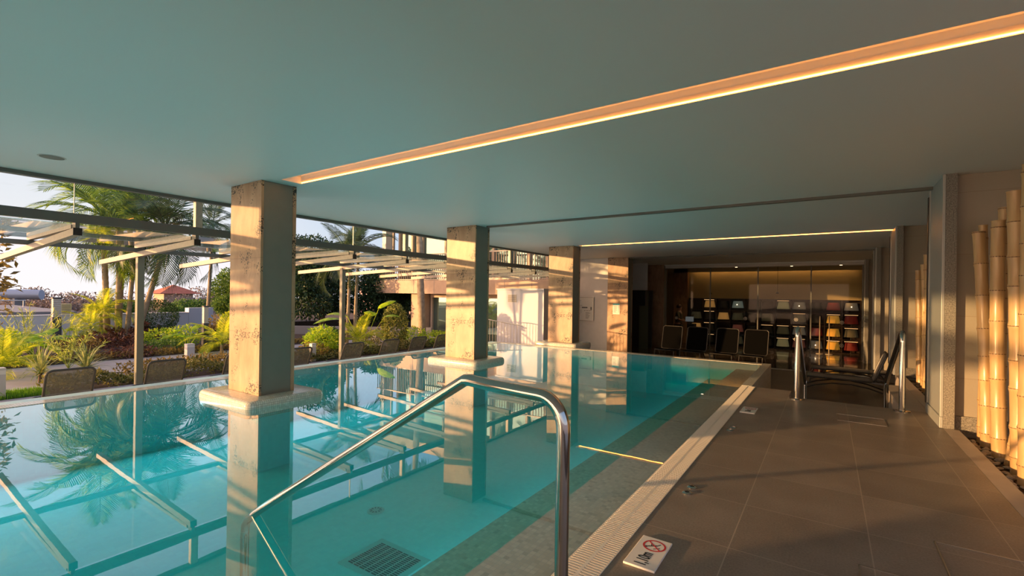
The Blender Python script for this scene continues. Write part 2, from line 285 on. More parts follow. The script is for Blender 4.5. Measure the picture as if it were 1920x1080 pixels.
# ------------------------------------------------------------------ mesh builder
class B:
    def __init__(s): s.v = []; s.f = []
    def add(s, vs, fs):
        o = len(s.v); s.v += [tuple(p) for p in vs]; s.f += [tuple(i+o for i in f) for f in fs]; return s
    def box(s, x0, x1, y0, y1, z0, z1):
        x0, x1 = min(x0, x1), max(x0, x1); y0, y1 = min(y0, y1), max(y0, y1); z0, z1 = min(z0, z1), max(z0, z1)
        return s.add([(x0, y0, z0), (x1, y0, z0), (x1, y1, z0), (x0, y1, z0), (x0, y0, z1), (x1, y0, z1), (x1, y1, z1), (x0, y1, z1)],
                     [(0, 3, 2, 1), (4, 5, 6, 7), (0, 1, 5, 4), (1, 2, 6, 5), (2, 3, 7, 6), (3, 0, 4, 7)])
    def bar(s, p0, p1, w, h, up=(0, 0, 1)):
        p0, p1 = Vector(p0), Vector(p1); d = (p1-p0).normalized(); a = d.cross(Vector(up)); a = a.normalized() if a.length > 1e-5 else Vector((1, 0, 0)); b = a.cross(d).normalized()
        a *= w/2; b *= h/2
        return s.add([p0-a-b, p0+a-b, p0+a+b, p0-a+b, p1-a-b, p1+a-b, p1+a+b, p1-a+b],
                     [(0, 3, 2, 1), (4, 5, 6, 7), (0, 1, 5, 4), (1, 2, 6, 5), (2, 3, 7, 6), (3, 0, 4, 7)])
    def tube(s, pts, r, n=10, cap=True, closed=False):
        pts = [Vector(p) for p in pts]; m = len(pts); rs = r if isinstance(r, (list, tuple)) else [r]*m
        def tan(i):
            a = pts[(i-1) % m] if (closed or i > 0) else pts[i]; b = pts[(i+1) % m] if (closed or i < m-1) else pts[i]
            return (b-a).normalized()
        t = tan(0); nrm = t.cross(Vector((0, 0, 1)));  nrm = nrm if nrm.length > 1e-3 else t.cross(Vector((0, 1, 0))); nrm.normalize()
        vs = []
        for i in range(m):
            t = tan(i); nrm = (nrm-t*nrm.dot(t)).normalized(); bn = t.cross(nrm)
            for k in range(n):
                a = 2*PI*k/n; vs.append(pts[i]+(nrm*math.cos(a)+bn*math.sin(a))*rs[i])
        fs = []
        for i in range(m if closed else m-1):
            j = (i+1) % m
            for k in range(n): fs.append((i*n+k, i*n+(k+1) % n, j*n+(k+1) % n, j*n+k))
        if cap and not closed: fs.append(tuple(range(n-1, -1, -1))); fs.append(tuple(range((m-1)*n, m*n)))
        return s.add(vs, fs)
    def lathe(s, prof, n=24, c=(0, 0, 0)):
        vs = []; fs = []
        for r, z in prof:
            for k in range(n): a = 2*PI*k/n; vs.append((c[0]+r*math.cos(a), c[1]+r*math.sin(a), c[2]+z))
        for i in range(len(prof)-1):
            for k in range(n): fs.append((i*n+k, i*n+(k+1) % n, (i+1)*n+(k+1) % n, (i+1)*n+k))
        fs.append(tuple(range(n-1, -1, -1))); fs.append(tuple(range((len(prof)-1)*n, len(prof)*n)))
        return s.add(vs, fs)
    def extrude(s, poly, fn0, fn1):
        """two copies of a polygon joined by sides"""
        n = len(poly); return s.add([fn0(*p) for p in poly]+[fn1(*p) for p in poly],
                                    [tuple(range(n-1, -1, -1)), tuple(range(n, 2*n))]+[(i, (i+1) % n, n+(i+1) % n, n+i) for i in range(n)])
    def build(s, name, m, parent=None, bevel=0, smooth=False, loc=None, seg=2):
        me = bpy.data.meshes.new(name); me.from_pydata(s.v, [], s.f); me.update()
        if smooth:
            for p in me.polygons: p.use_smooth = True
            try: me.set_sharp_from_angle(angle=math.radians(38))
            except Exception: pass
        me.materials.append(m if not isinstance(m, str) else M[m])
        o = bpy.data.objects.new(name, me); COL.objects.link(o)
        if parent: o.parent = parent
        if loc: o.location = loc
        if bevel:
            b = o.modifiers.new('bevel', 'BEVEL'); b.width = bevel; b.segments = seg; b.limit_method = 'ANGLE'; b.angle_limit = math.radians(40)
        return o
def tag(o, label=None, cat=None, group=None, kind=None):
    if label: o['label'] = label
    if cat: o['category'] = cat
    if group: o['group'] = group
    if kind: o['kind'] = kind
    return o
def empty(name, loc, label, cat, group=None, rz=0, kind=None):
    o = bpy.data.objects.new(name, None); COL.objects.link(o); o.location = loc; o.rotation_euler.z = rz; o.empty_display_size = 0.1
    return tag(o, label, cat, group, kind)
def struct(o): o['kind'] = 'structure'; return o
def copy_tree(o, parent=None):
    c = o.copy(); COL.objects.link(c); c.parent = parent
    for ch in list(KIDS.get(o.name, o.children)): copy_tree(ch, c)
    return c
KIDS = {}
def at_loc(loc, fn):
    return fn
def rrect(w, h, r, n=6):
    p = []
    for cx, cy_, a0 in ((w/2-r, h/2-r, 0), (-w/2+r, h/2-r, 90), (-w/2+r, -h/2+r, 180), (w/2-r, -h/2+r, 270)):
        for i in range(n+1): a = math.radians(a0+90*i/n); p.append((cx+r*math.cos(a), cy_+r*math.sin(a)))
    return p

# ================================================================== BUILDING SHELL
CEIL = 2.70; LOW = -0.75
XW = -7.72                                   # window line
# ceiling: strips between the light coves and the partition tracks
cb = B(); Z1 = 3.0
def strip(y0, y1, x0=-7.8, x1=2.6, z0=CEIL): cb.box(x0, x1, y0, y1, z0, Z1)
strip(-10, 3.12); strip(3.12, 3.38, -7.8, -5.47); strip(3.12, 3.38, 1.02, 2.6); strip(3.12, 3.38, -5.47, 1.02, 2.80)
strip(3.38, 7.36); strip(7.36, 7.42, -7.8, -5.6); strip(7.36, 7.42, 1.05, 2.6); strip(7.36, 7.42, -5.6, 1.05, 2.78)
strip(7.42, 11.42); strip(11.42, 11.62, -7.8, -5.56); strip(11.42, 11.62, 1.06, 2.6); strip(11.42, 11.62, -5.56, 1.06, 2.80)
strip(11.62, 15.62); strip(15.62, 15.68, -7.8, -5.7); strip(15.62, 15.68, 1.03, 2.6); strip(15.62, 15.68, -5.7, 1.03, 2.78)
strip(15.68, 19.9)
struct(cb.build('ceiling', 'ceiling'))
# LED strips in the coves
for n, (y, x0, x1) in enumerate(((3.372, -5.45, 1.0), (11.60, -5.54, 1.05))):
    r = empty('cove_light', ((x0+x1)/2, y, CEIL), 'long warm light strip glowing along the ceiling cove nearest the camera' if n == 0 else 'thin warm light strip across the ceiling beyond the second column', 'light strip', 'ceiling light strips')
    B().box(x0-(x0+x1)/2, x1-(x0+x1)/2, -0.004, 0.004, 0.004, 0.012).build('led_line', 'led', r)
    B().box(x0-(x0+x1)/2, x1-(x0+x1)/2, 0.0061, 0.0079, 0.0, 0.05).build('mounting_rail', 'lightgrey', r)
# partition tracks in the ceiling slots
for n, (y, x0, x1) in enumerate(((7.39, -5.58, 1.04), (15.65, -5.68, 1.02))):
    struct(B().box(x0, x1, y-0.029, y+0.029, 2.665, 2.779).build('trim_%d' % (n+1), 'frame'))

# right wall, niches and piers
struct(B().box(2.4, 2.6, 3.0, 22.6, -0.75, CEIL).build('wall_right', 'stonewall'))
PIERS = (6.70, 10.93, 15.16, 19.39)
for i, y in enumerate(PIERS):
    p = empty('pier', (1.03, y, 0), ('grey faced wall pier nearest the camera, standing beside the leaning bamboo poles', 'grey faced wall pier second from the camera, behind the short bamboo bunch',
        'grey faced wall pier third from the camera, seen past the handrail', 'grey faced wall pier farthest along the right wall by the shop glass')[i], 'pier', 'piers along the right wall')
    z0 = 0.0 if i < 1 else (0.0 if i == 1 else LOW)
    B().box(0, 0.09, 0, 0.86, z0+0.001, CEIL-0.001).build('stone_jamb', 'granite', p)
    B().box(-0.012, -0.0005, 0.06, 0.80, z0+0.12, CEIL-0.002).build('side_panel', 'pier', p)
    B().box(-0.026, -0.0005, 0.0, 0.06, z0+0.12, CEIL-0.002).build('edge_strip', 'pier', p, bevel=0.003)
    B().box(-0.026, -0.0005, 0.80, 0.86, z0+0.12, CEIL-0.002).build('edge_strip', 'pier', p, bevel=0.003)
    B().box(-0.034, -0.0265, 0.80, 0.86, z0+0.12, 2.60).build('guide_channel', 'black', p)
    B().box(-0.028, -0.0005, 0.0, 0.86, z0+0.001, z0+0.118).build('plinth', 'pier', p, bevel=0.003)
    struct(B().box(1.122, 2.398, y+0.12, y+0.74, z0+0.001 if z0 < -.5 else -0.28, CEIL-0.001).build('wall_niche' if i == 0 else 'wall_niche', 'stonewall'))
    if i < 2: struct(B().box(1.125, 2.39, y+0.085, y+0.119, -0.05, 0.13).build('baseboard_niche', 'granite'))
# back-left: white wall, columns' line, shop
struct(B().box(-7.9, -6.43, 15.72, 15.95, LOW, CEIL-0.001).build('wall_back_left', 'white'))
struct(B().box(-7.9, -7.7, 15.96, 23, LOW, CEIL-0.001).build('wall_left', 'wall'))

# ------------------------------------------------------------------ floors
fb = B()
fb.box(-0.899, -0.43, 0.0-10, 8.02, -0.3, 0.0); fb.box(-0.43, 1.03, -10, 7.52, -0.3, 0.0)
struct(fb.build('floor_deck', 'deck'))
struct(B().box(1.031, 1.16, -10, 6.699, -0.3, 0.0).box(0.775, 1.029, 7.521, 9.6, LOW+.002, 0.0).box(1.03, 1.16, 7.57, 10.92, LOW+.002, 0.0).build('trim_3', 'coping', bevel=0.004))
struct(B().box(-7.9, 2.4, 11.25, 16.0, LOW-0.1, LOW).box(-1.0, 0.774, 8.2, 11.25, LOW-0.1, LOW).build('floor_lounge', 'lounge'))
struct(B().box(-0.40, 0.773, 7.53, 7.83, LOW, -0.25).box(-0.40, 0.773, 7.831, 8.14, LOW, -0.5).build('stair_flight', 'deck'))
struct(B().box(-7.9, 2.4, 16.0, 22.9, LOW-0.1, LOW+0.004).build('floor_shop', 'polished'))
struct(B().box(-7.0, 1.0, 15.93, 16.0, LOW+0.005, LOW+0.03).build('trim_4', 'lightgrey'))
struct(B().box(1.161, 2.399, -3, 6.78, -0.29, -0.08).box(1.161, 2.399, 7.46, 11.01, -0.29, -0.08).build('planter_bed', 'soil'))
# hatches in the deck
def hatch(x0, x1, y0, y1, lab):
    t = 0.007; b = B()
    b.box(x0, x1, y0, y0+t, 0.0005, 0.003); b.box(x0, x1, y1-t, y1, 0.0005, 0.003); b.box(x0, x0+t, y0, y1, 0.0005, 0.003); b.box(x1-t, x1, y0, y1, 0.0005, 0.003)
    tag(b.build('hatch_frame', 'steel'), lab, 'hatch frame', 'hatch frames in the deck')
hatch(0.10, 0.55, 6.41, 6.77, 'thin metal rim of the small floor hatch near the far end of the deck')
hatch(0.145, 0.50, 2.3, 2.98, 'thin metal rim of floor hatch at the bottom edge, left of its neighbour')
hatch(0.51, 1.02, 2.2, 3.52, 'thin metal rim of floor hatch at the bottom right corner of the deck')

# ------------------------------------------------------------------ pool
PF = -0.85; YF = 10.85
pb = B()
pb.box(-8.1, -7.62, -10, YF+0.15, -1.1, -0.004)                 # garden-side wall
pb.box(-7.62, -0.9, -10, YF+0.15, -1.1, PF)                     # floor
pb.box(-7.62, -1.13, YF-0.14, YF+0.15, PF, -0.004)              # far wall
struct(pb.build('pool_basin', 'poolfloor'))
struct(B().box(-1.56, -1.095, -10, YF-0.141, PF+.001, -0.12).box(-2.10, -1.561, -10, YF-0.141, PF+.001, -0.38).build('pool_steps', 'mosaic_step'))
sb = B(); sb.box(-7.84, -7.625, -10, YF+0.15, -0.003, 0.006); sb.box(-7.62, -1.10, YF-0.07, YF+0.15, -0.003, 0.006); sb.box(-1.094, -0.95, 8.03, YF+0.15, -0.84, 0.006)
struct(sb.build('pool_rim', 'mosaic', bevel=0.003))
struct(B().box(-1.12, -0.9, -10, 8.025, -0.35, -0.03).build('drain_channel', 'void'))
gb = B(); y = 0.6
while y < 8.0:
    gb.box(-1.082, -1.003, y, y+0.013, -0.022, 0.004); gb.box(-0.987, -0.903, y, y+0.013, -0.022, 0.004); y += 0.0215
gb.box(-1.003, -0.987, 0.6, 8.02, -0.022, 0.004); gb.box(-0.9035, -0.899, 0.6, 8.02, -0.022, 0.004); gb.box(-1.092, -1.082, 0.6, 8.02, -0.022, 0.002)
tag(gb.build('overflow_grate', 'grate'), 'cream slotted overflow grate along the pool edge of the deck', 'drain grate')
pw = tag(B().add([(-7.63, -9.9, 0), (-1.09, -9.9, 0), (-1.09, YF-0.06, 0), (-7.63, YF-0.06, 0)], [(0, 1, 2, 3)]).build('pool_water', 'water'), 'still turquoise pool water mirroring the sky and columns', 'pool water', kind='stuff')
B().box(-7.626, -1.093, -9.9, YF-0.071, PF-0.02, -0.13).build('water_body', 'waterbody', pw)
# floor drain and inlet
d = empty('pool_drain', (-2.98, 2.62, PF), 'square slotted drain on the pool floor near the handrail', 'drain', rz=math.radians(0))
B().box(-0.30, 0.30, -0.23, 0.23, 0.0, 0.01).build('drain_frame', 'lightgrey', d, bevel=0.003)
g = B()
for i in range(7):
    for k in range(16): g.box(-0.24+i*0.07, -0.185+i*0.07, -0.175+k*0.0225, -0.163+k*0.0225, 0.0101, 0.012)
g.build('slots', 'void', d)
d = empty('pool_inlet', (-3.76, 3.18, PF), 'round white water inlet on the pool floor', 'inlet')
B().lathe([(0.085, 0), (0.085, 0.008), (0.07, 0.012)], 28).build('flange', 'lightgrey', d)
b = B()
for k in range(10): a = 2*PI*k/10; b.bar((0.035*math.cos(a), 0.035*math.sin(a), 0.0135), (0.06*math.cos(a), 0.06*math.sin(a), 0.0135), 0.008, 0.002)
b.build('slots', 'void', d)

# ------------------------------------------------------------------ columns
def column(y, lab, m='trav', slab=True, z0=PF, size=(0.72, 0.45), x0=-6.42, grp='travertine columns in a row', panel=True):
    w, dp = size; c = empty('column', (x0, y, 0), lab, 'column', grp)
    zb = 0.085 if slab else z0
    B().box(0, w, 0, dp, zb, CEIL-0.001).build('stone_shaft', m, c, bevel=0.004)
    if panel:
        B().box(w+0.0005, w+0.012, 0.03, dp-0.045, zb+0.002, CEIL-0.002).build('side_panel', 'panel', c)
        B().box(w+0.0005, w+0.02, 0.0, 0.03, zb+0.002, CEIL-0.002).build('edge_strip', m, c); B().box(w+0.0005, w+0.02, dp-0.045, dp, zb+0.002, CEIL-0.002).build('edge_strip', m, c)
    if slab:
        x_0, x_1, y_0, y_1 = -0.30, w+0.27, -0.25, dp+0.29
        poly = rrect(x_1-x_0, y_1-y_0, 0.10); cx, cy2 = (x_0+x_1)/2, (y_0+y_1)/2
        vs = []; n = len(poly); prof = [(0.94, -0.12), (0.975, -0.095), (1.0, -0.04), (1.0, 0.03), (0.985, 0.06), (0.955, 0.078), (0.91, 0.085)]
        bb = B(); fs = []
        W, H_ = (x_1-x_0)/2, (y_1-y_0)/2
        for sft, z in prof:
            ins = (1-sft)*0.5
            for (px, py) in poly: vs.append((cx+px*(1-ins/W), cy2+py*(1-ins/H_), z))
        for i in range(len(prof)-1):
            for k in range(n): fs.append((i*n+k, i*n+(k+1) % n, (i+1)*n+(k+1) % n, (i+1)*n+k))
        fs.append(tuple(range(n-1, -1, -1))); fs.append(tuple(range((len(prof)-1)*n, len(prof)*n)))
        bb.add(vs, fs).build('base_slab', 'mosaic', c, smooth=True)
        B().box(0.02, w-0.02, 0.02, dp-0.02, z0, -0.12).build('footing', 'poolfloor', c)
    return c
column(3.0, 'pitted travertine column nearest the camera, standing in the pool on a mosaic slab')
column(7.15, 'travertine column in the middle of the pool, behind the top of the foreground handrail')
column(11.35, 'travertine column at the far pool edge, beside the framed notice on the white wall')
column(15.55, 'travertine column with a small blue notice, beyond the far pool edge', slab=False, z0=LOW)
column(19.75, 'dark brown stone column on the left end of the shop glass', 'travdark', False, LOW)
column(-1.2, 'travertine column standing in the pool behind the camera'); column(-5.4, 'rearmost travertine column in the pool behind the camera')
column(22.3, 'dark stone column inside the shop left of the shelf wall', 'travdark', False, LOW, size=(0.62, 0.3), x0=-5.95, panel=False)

# ------------------------------------------------------------------ window front: transom, mullions, clerestory panes
struct(B().box(XW-0.05, XW+0.05, -10, 15.71, 2.168, 2.278).build('trim_5', 'frame', bevel=0.004))
struct(B().box(XW-0.05, XW+0.05, -10, 15.71, 2.655, 2.699).build('trim_6', 'frame'))
MULL = [-9.15, -5.05, -0.95, 3.15, 7.25, 11.35, 15.6]
for i, y in enumerate(MULL):
    struct(B().box(XW-0.04, XW+0.04, y-0.045, y+0.045, 2.279, 2.654).build('trim_%d' % (7+i), 'pergola'))
ys = sorted([y for i in range(len(MULL)-1) for y in (MULL[i], MULL[i]+1.37, MULL[i]+2.73)]+[MULL[-1]])
for i in range(len(ys)-1):
    if ys[i+1]-ys[i] < 0.2: continue
    struct(B().box(XW-0.006, XW+0.006, ys[i]+(0.047 if ys[i] in MULL else 0.004), ys[i+1]-(0.047 if ys[i+1] in MULL else 0.004), 2.2785, 2.6545).build('window_%d' % (i+1), 'glass'))
for y in ys:
    if y not in MULL: struct(B().box(XW-0.012, XW+0.012, y-0.004, y+0.004, 2.279, 2.654).build('trim_%d' % (30+int(y*10)), 'lightgrey'))

# ------------------------------------------------------------------ pergola outside
TZ = -0.40
RY = [-5.05, -3.68, -2.31, -0.95, 0.42, 1.80, 3.12, 4.48, 5.87, 7.25, 8.62, 9.98, 11.35, 12.7, 14.0]
pg = empty('glass_canopy', (-9.9, 3.15, TZ), 'glass roofed steel canopy running outside along the pool edge', 'canopy')
PO = Vector((-9.9, 3.15, TZ))
def L_(x, y, z): return (x-PO.x, y-PO.y, z-PO.z)
for y in RY:
    b = B(); b.bar(L_(-7.66, y, 2.055), L_(-11.75, y, 1.875), 0.075, 0.085); b.build('rafter', 'pergola', pg)
    b = B(); b.bar(L_(-7.80, y, 2.125), L_(-9.98, y, 2.095), 0.06, 0.05); b.build('glazing_bar', 'pergola', pg)
    B().box(*[q for p in zip(L_(-7.662, y-0.042, 2.01), L_(-7.650, y+0.042, 2.10)) for q in p]).build('end_cap', 'black', pg)
    B().box(*[q for p in zip(L_(-7.79, y-0.02, 2.09), L_(-7.66, y+0.02, 2.167)) for q in p]).build('hanger', 'frame', pg)
B().box(*[q for p in zip(L_(-9.96, -5.3, 2.0), L_(-9.86, 14.2, 2.068)) for q in p]).build('purlin', 'frame', pg)
for y in (-5.05, -0.95, 3.15, 7.25, 11.35):
    B().box(*[q for p in zip(L_(-9.95, y-0.05, TZ), L_(-9.85, y+0.05, 1.955)) for q in p]).build('post', 'post', pg, bevel=0.004)
for i in range(len(RY)-1):
    b = B(); b.bar(L_(-7.80, (RY[i]+RY[i+1])/2, 2.158), L_(-10.1, (RY[i]+RY[i+1])/2, 2.128), RY[i+1]-RY[i]-0.012, 0.012); b.build('glass_pane', 'canopy', pg)

# ------------------------------------------------------------------ shop at the far end
struct(B().box(-7.9, 2.4, 19.9, 23, 2.66, 3.0).build('ceiling_shop', 'ceiling'))
struct(B().box(-7.9, 2.4, 22.75, 22.95, LOW, 2.66).build('wall_shop_back', 'yellowwall'))
struct(B().box(-5.68, 1.02, 19.97, 20.03, 2.56, 2.659).build('trim_20', 'lightgrey'))
for i, x in enumerate((-5.64, -3.9, -2.2, -0.5, 0.99)): struct(B().box(x-0.02, x+0.02, 19.97, 20.03, LOW+.03, 2.56).build('trim_%d' % (21+i), 'frame'))
xs = (-5.64, -3.9, -2.2, -0.5, 0.99)
for i in range(4): struct(B().box(xs[i]+0.021, xs[i+1]-0.021, 19.993, 20.003, LOW+.031, 2.559).build('window_%d' % (40+i), 'glassdark'))
struct(B().box(-7.69, 2.39, 22.30, 22.36, 2.50, 2.659).build('trim_45', 'yellowwall'))
r = empty('cove_light', (-2.1, 22.55, 2.60), 'warm light strip washing the yellow wall above the shop shelves', 'light strip', 'ceiling light strips')
B().box(-3.0, 3.0, -0.02, 0.02, 0.0, 0.03).build('led_line', mat('led_shop', (1, .7, .4), .5, emit=(1, .55, .2), es=3.2), r)
for i, (x, y) in enumerate(((-4.3, 20.7), (-3.2, 21.6), (-2.5, 20.7), (-1.2, 21.6), (-0.6, 20.7), (0.4, 21.6))):
    tag(B().lathe([(0.045, 0), (0.045, 0.012)], 16).build('downlight', 'bulb', loc=(x, y, 2.648)), 'small round downlight glowing in the shop ceiling, %s from the left' % ('first', 'third', 'fourth', 'fifth', 'sixth', 'last')[i] if i != 1 else 'small round downlight in the shop ceiling, second from the left', 'downlight', 'shop ceiling downlights')
for (x, y) in ((-4.3, 20.7), (-2.5, 20.7), (-0.6, 20.7), (0.4, 21.4)):
    ld = bpy.data.lights.new('downlight_lamp', 'SPOT'); ld.energy = 20; ld.color = (1, 0.72, 0.42); ld.spot_size = 2.3; ld.spot_blend = 0.8; ld.shadow_soft_size = 0.05
    lo = bpy.data.objects.new('downlight_lamp', ld); COL.objects.link(lo); lo.location = (x, y, 2.62)
# dark shelf unit
sh = empty('display_shelf', (-5.25, 22.3, LOW), 'dark wall of display cubbies behind the shop glass', 'shelf unit')
SX0, SX1 = -5.25, 1.05; NC = 11; NR = 4; RH = 0.545; ZB = 0.0
b = B(); b.box(0, SX1-SX0, 0.40, 0.44, 0, 2.08)
for i in range(NC+1): x = (SX1-SX0)*i/NC; b.box(x-0.015, x+0.015, 0, 0.399, 0, 2.08)
b.build('cubby_frame', 'shelfdark', sh)
for k in range(NR+1): B().box(0.016, SX1-SX0-0.016, 0.001, 0.398, min(k*0.515, 2.05), min(k*0.515, 2.05)+0.025).build('shelf', 'shelfdark', sh)
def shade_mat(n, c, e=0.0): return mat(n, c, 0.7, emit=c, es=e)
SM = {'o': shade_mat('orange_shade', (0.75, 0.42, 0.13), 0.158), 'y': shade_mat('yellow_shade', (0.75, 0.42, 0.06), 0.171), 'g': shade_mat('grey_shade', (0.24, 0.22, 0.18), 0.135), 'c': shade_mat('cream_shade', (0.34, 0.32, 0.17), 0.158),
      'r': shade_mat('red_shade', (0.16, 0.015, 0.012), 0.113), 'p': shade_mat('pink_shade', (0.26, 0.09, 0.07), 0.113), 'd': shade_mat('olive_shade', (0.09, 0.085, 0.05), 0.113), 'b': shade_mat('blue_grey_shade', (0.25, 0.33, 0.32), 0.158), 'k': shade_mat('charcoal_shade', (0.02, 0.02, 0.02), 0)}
NM = dict(o='orange', y='golden yellow', g='grey lit', c='cream', r='dark red', p='dusty pink', d='dark olive', b='pale blue grey', k='charcoal')
rows = ['.okb.kcgkrg.', 'dkodkd.dkyr', 'ok.pkkdgrydg', '.k.dkkcpgyrk']
ORD = ('first', 'second', 'third', 'fourth', 'fifth', 'sixth', 'seventh', 'eighth', 'ninth', 'tenth', 'eleventh')
ROWN = ('top', 'second', 'third', 'bottom'); lit = {(0, 1), (0, 4), (0, 6), (1, 7), (1, 9), (1, 10), (2, 5), (2, 6), (2, 7), (2, 10), (3, 6), (3, 7), (3, 9), (3, 10), (1, 1), (3, 1), (2, 1)}
for k, row in enumerate(rows):
    for i, ch in enumerate(row[:NC]):
        if ch == '.': continue
        x = SX0+(SX1-SX0)*(i+0.5)/NC; z = LOW+(3-k)*0.515+0.026
        t = empty('lampshade', (x, 22.47, z), '%s tapered lampshade in the %s shelf row, cubby %s from the left' % (NM[ch], ROWN[k], ('first', 'second', 'third', 'fourth', 'fifth', 'sixth', 'seventh', 'eighth', 'ninth', 'tenth', 'eleventh')[i]), 'lampshade', 'lampshades in the display cubbies')
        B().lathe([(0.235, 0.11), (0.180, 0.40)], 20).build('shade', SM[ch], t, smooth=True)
        B().lathe([(0.05, 0.0), (0.05, 0.012), (0.012, 0.02), (0.012, 0.099)], 12).build('stand', 'black', t)
        if ch in 'gb': B().lathe([(0.012, -0.012), (0.018, 0), (0.012, 0.012)], 8, (0.0, -0.225, 0.25)).build('bulb', 'bulb', t)
        if (k, i) in lit:
            l = B().box(-0.21, 0.21, 0, 0.014, 0, 0.014).build('shelf_light', 'shelfled', loc=(x, 22.30, z+0.44))
            tag(l, 'short warm light bar in the %s shelf row, cubby %s from the left' % (ROWN[k], ORD[i]), 'light bar', 'light bars over the display cubbies')
for i, (x, lab) in enumerate(((-0.24, 'slim steel floor pole before the shelves, left of two'), (0.06, 'slim steel floor pole before the shelves, right of two'))):
    t = empty('steel_pole', (x, 21.6, LOW+.004), lab, 'pole', 'steel poles in the shop'); B().tube([(0, 0, 0.02), (0, 0, 1.45)], 0.018, 8).build('pole', 'lightgrey', t); B().lathe([(0.12, 0), (0.12, 0.02)], 20).build('base', 'lightgrey', t)
for i, (x, z1) in enumerate(((-4.08, 1.5), (-1.63, 1.55))):
    t = empty('pendant_lamp', (x, 21.0, 2.659), ('pendant lamp with a small dark shade on a long cord in the shop, left one', 'pendant lamp with a small dark shade on a long cord in the shop, right one')[i], 'pendant lamp', 'shop pendant lamps')
    B().tube([(0, 0, 0), (0, 0, z1-2.659+0.08)], 0.006, 6).build('cord', 'black', t); B().lathe([(0.06, 0), (0.055, 0.03), (0.012, 0.08)], 16, (0, 0, z1-2.659)).build('shade', 'black', t)
for i, (x, z) in enumerate(((-2.62, 0.57), (-0.95, 0.60), (0.42, 0.55), (-0.95, -0.12), (0.42, -0.25), (-5.2, 0.5))):
    b = B(); b.tube([(0.055*math.cos(2*PI*k/16), 0, 0.055*math.sin(2*PI*k/16)) for k in range(16)], 0.009, 6, closed=True); b.bar((-0.035, 0, 0.02), (0.035, 0, -0.02), 0.014, 0.012, (0, 1, 0)); b.bar((-0.03, 0, -0.01), (0.02, 0, 0.035), 0.014, 0.01, (0, 1, 0)); b.bar((-0.02, 0, -0.035), (0.03, 0, 0.01), 0.014, 0.01, (0, 1, 0))
    tag(b.build('glass_sticker', 'lightgrey', loc=(x, 19.981, z)), ('round glass sticker on the shop front in the middle, before the dark cubbies', 'round glass sticker just left of the left steel pole, upper one', 'round glass sticker right of the right steel pole, upper one', 'round glass sticker just left of the left steel pole, lower one', 'round glass sticker right of the right steel pole, lower one', 'round glass sticker at the left end of the shop front')[i], 'sticker', 'round stickers on the shop glass')

# passage left of the shop: door, television
struct(B().box(-6.9, -6.0, 18.6, 18.66, 1.62, CEIL-.001).build('wall_passage_head', 'white'))
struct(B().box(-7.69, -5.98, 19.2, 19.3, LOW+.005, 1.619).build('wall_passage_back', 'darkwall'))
tag(B().box(-0.34, 0.34, -0.12, 0.12, -0.30, 0.30).build('television', 'black', loc=(-6.32, 18.45, 1.30), bevel=0.01), 'black box screen hung in the dark passage left of the brown column', 'television')
struct(B().box(-6.35, -5.99, 18.72, 18.75, LOW+.005, 1.6).build('door_1', mat('passage_door', (0.16, 0.17, 0.11), 0.2)))

# ================================================================== THINGS INDOORS
def flange(parent, x, y, z=0.0, r=0.065):
    return B().lathe([(r, 0.0), (r, 0.006), (r*0.7, 0.014), (0.034, 0.016), (0.034, 0.022)], 24, (x, y, z)).build('base_flange', 'chrome', parent, smooth=True)
def arc(c, a0, a1, r, n, fn):
    return [fn(c[0]+r*math.cos(math.radians(a0+(a1-a0)*i/n)), c[1]+r*math.sin(math.radians(a0+(a1-a0)*i/n))) for i in range(n+1)]
# foreground handrail, rising from the deck and dropping into the water
h = empty('pool_handrail', (-0.78, 1.5, 0), 'large polished steel handrail in the foreground, sloping from the deck down into the pool', 'handrail', 'steel handrails')
p = [(0, 0, 0.002), (0, 0, 0.5), (0, 0, 0.86)]
p += [(-0.10+0.10*math.cos(a), 0, 0.868+0.115*math.sin(a)) for a in [math.radians(d) for d in range(10, 100, 10)]]
p += [(-0.30, 0, 0.99), (-0.43, 0, 1.0), (-0.455, 0, 0.997), (-0.475, 0, 0.985)]
p += [(-0.475-(1.585)*t, 0, 0.985-0.965*t) for t in (0.1, 0.3, 0.5, 0.7, 0.9, 1.0)]
p += [(-2.13, 0, -0.035), (-2.16, 0, -0.05), (-2.19, 0, -0.09), (-2.2, 0, -0.16), (-2.2, 0, -0.84)]
B().tube(p, 0.0248, 20).build('rail', 'chrome', h, smooth=True); flange(h, 0, 0)
def far_rail(x, y, top, ex, ey, ez, foot, lab):
    h = empty('stair_handrail', (x, y, 0), lab, 'handrail', 'steel handrails')
    r = 0.032; d = Vector((ex-x, ey-y, ez-top)).normalized(); p = [(0, 0, 0.002), (0, 0, top-0.12), (0, 0, top-0.07)]
    p += [(0, 0.02, top-0.03), (0, 0.05, top-0.01)]
    e = Vector((ex-x, ey-y, ez)); s = Vector((0, 0.09, top-0.02)); p += [tuple(s), tuple(s.lerp(e, .5)), tuple(e), (e.x, e.y+0.04, e.z-0.05), (e.x, e.y+0.045, e.z-0.12), (e.x, e.y+0.045, foot)]
    B().tube(p, r, 16).build('rail', 'chrome', h, smooth=True); flange(h, 0, 0, 0, 0.085); flange(h, e.x, e.y+0.045, foot, 0.07)
far_rail(-0.33, 7.40, 0.96, -0.31, 9.45, -0.02, LOW, 'polished steel handrail on the left of the steps down to the loungers')
far_rail(0.765, 7.40, 0.96, 0.715, 8.62, 0.20, LOW, 'polished steel handrail on the right of the steps, beside the stone ledge')

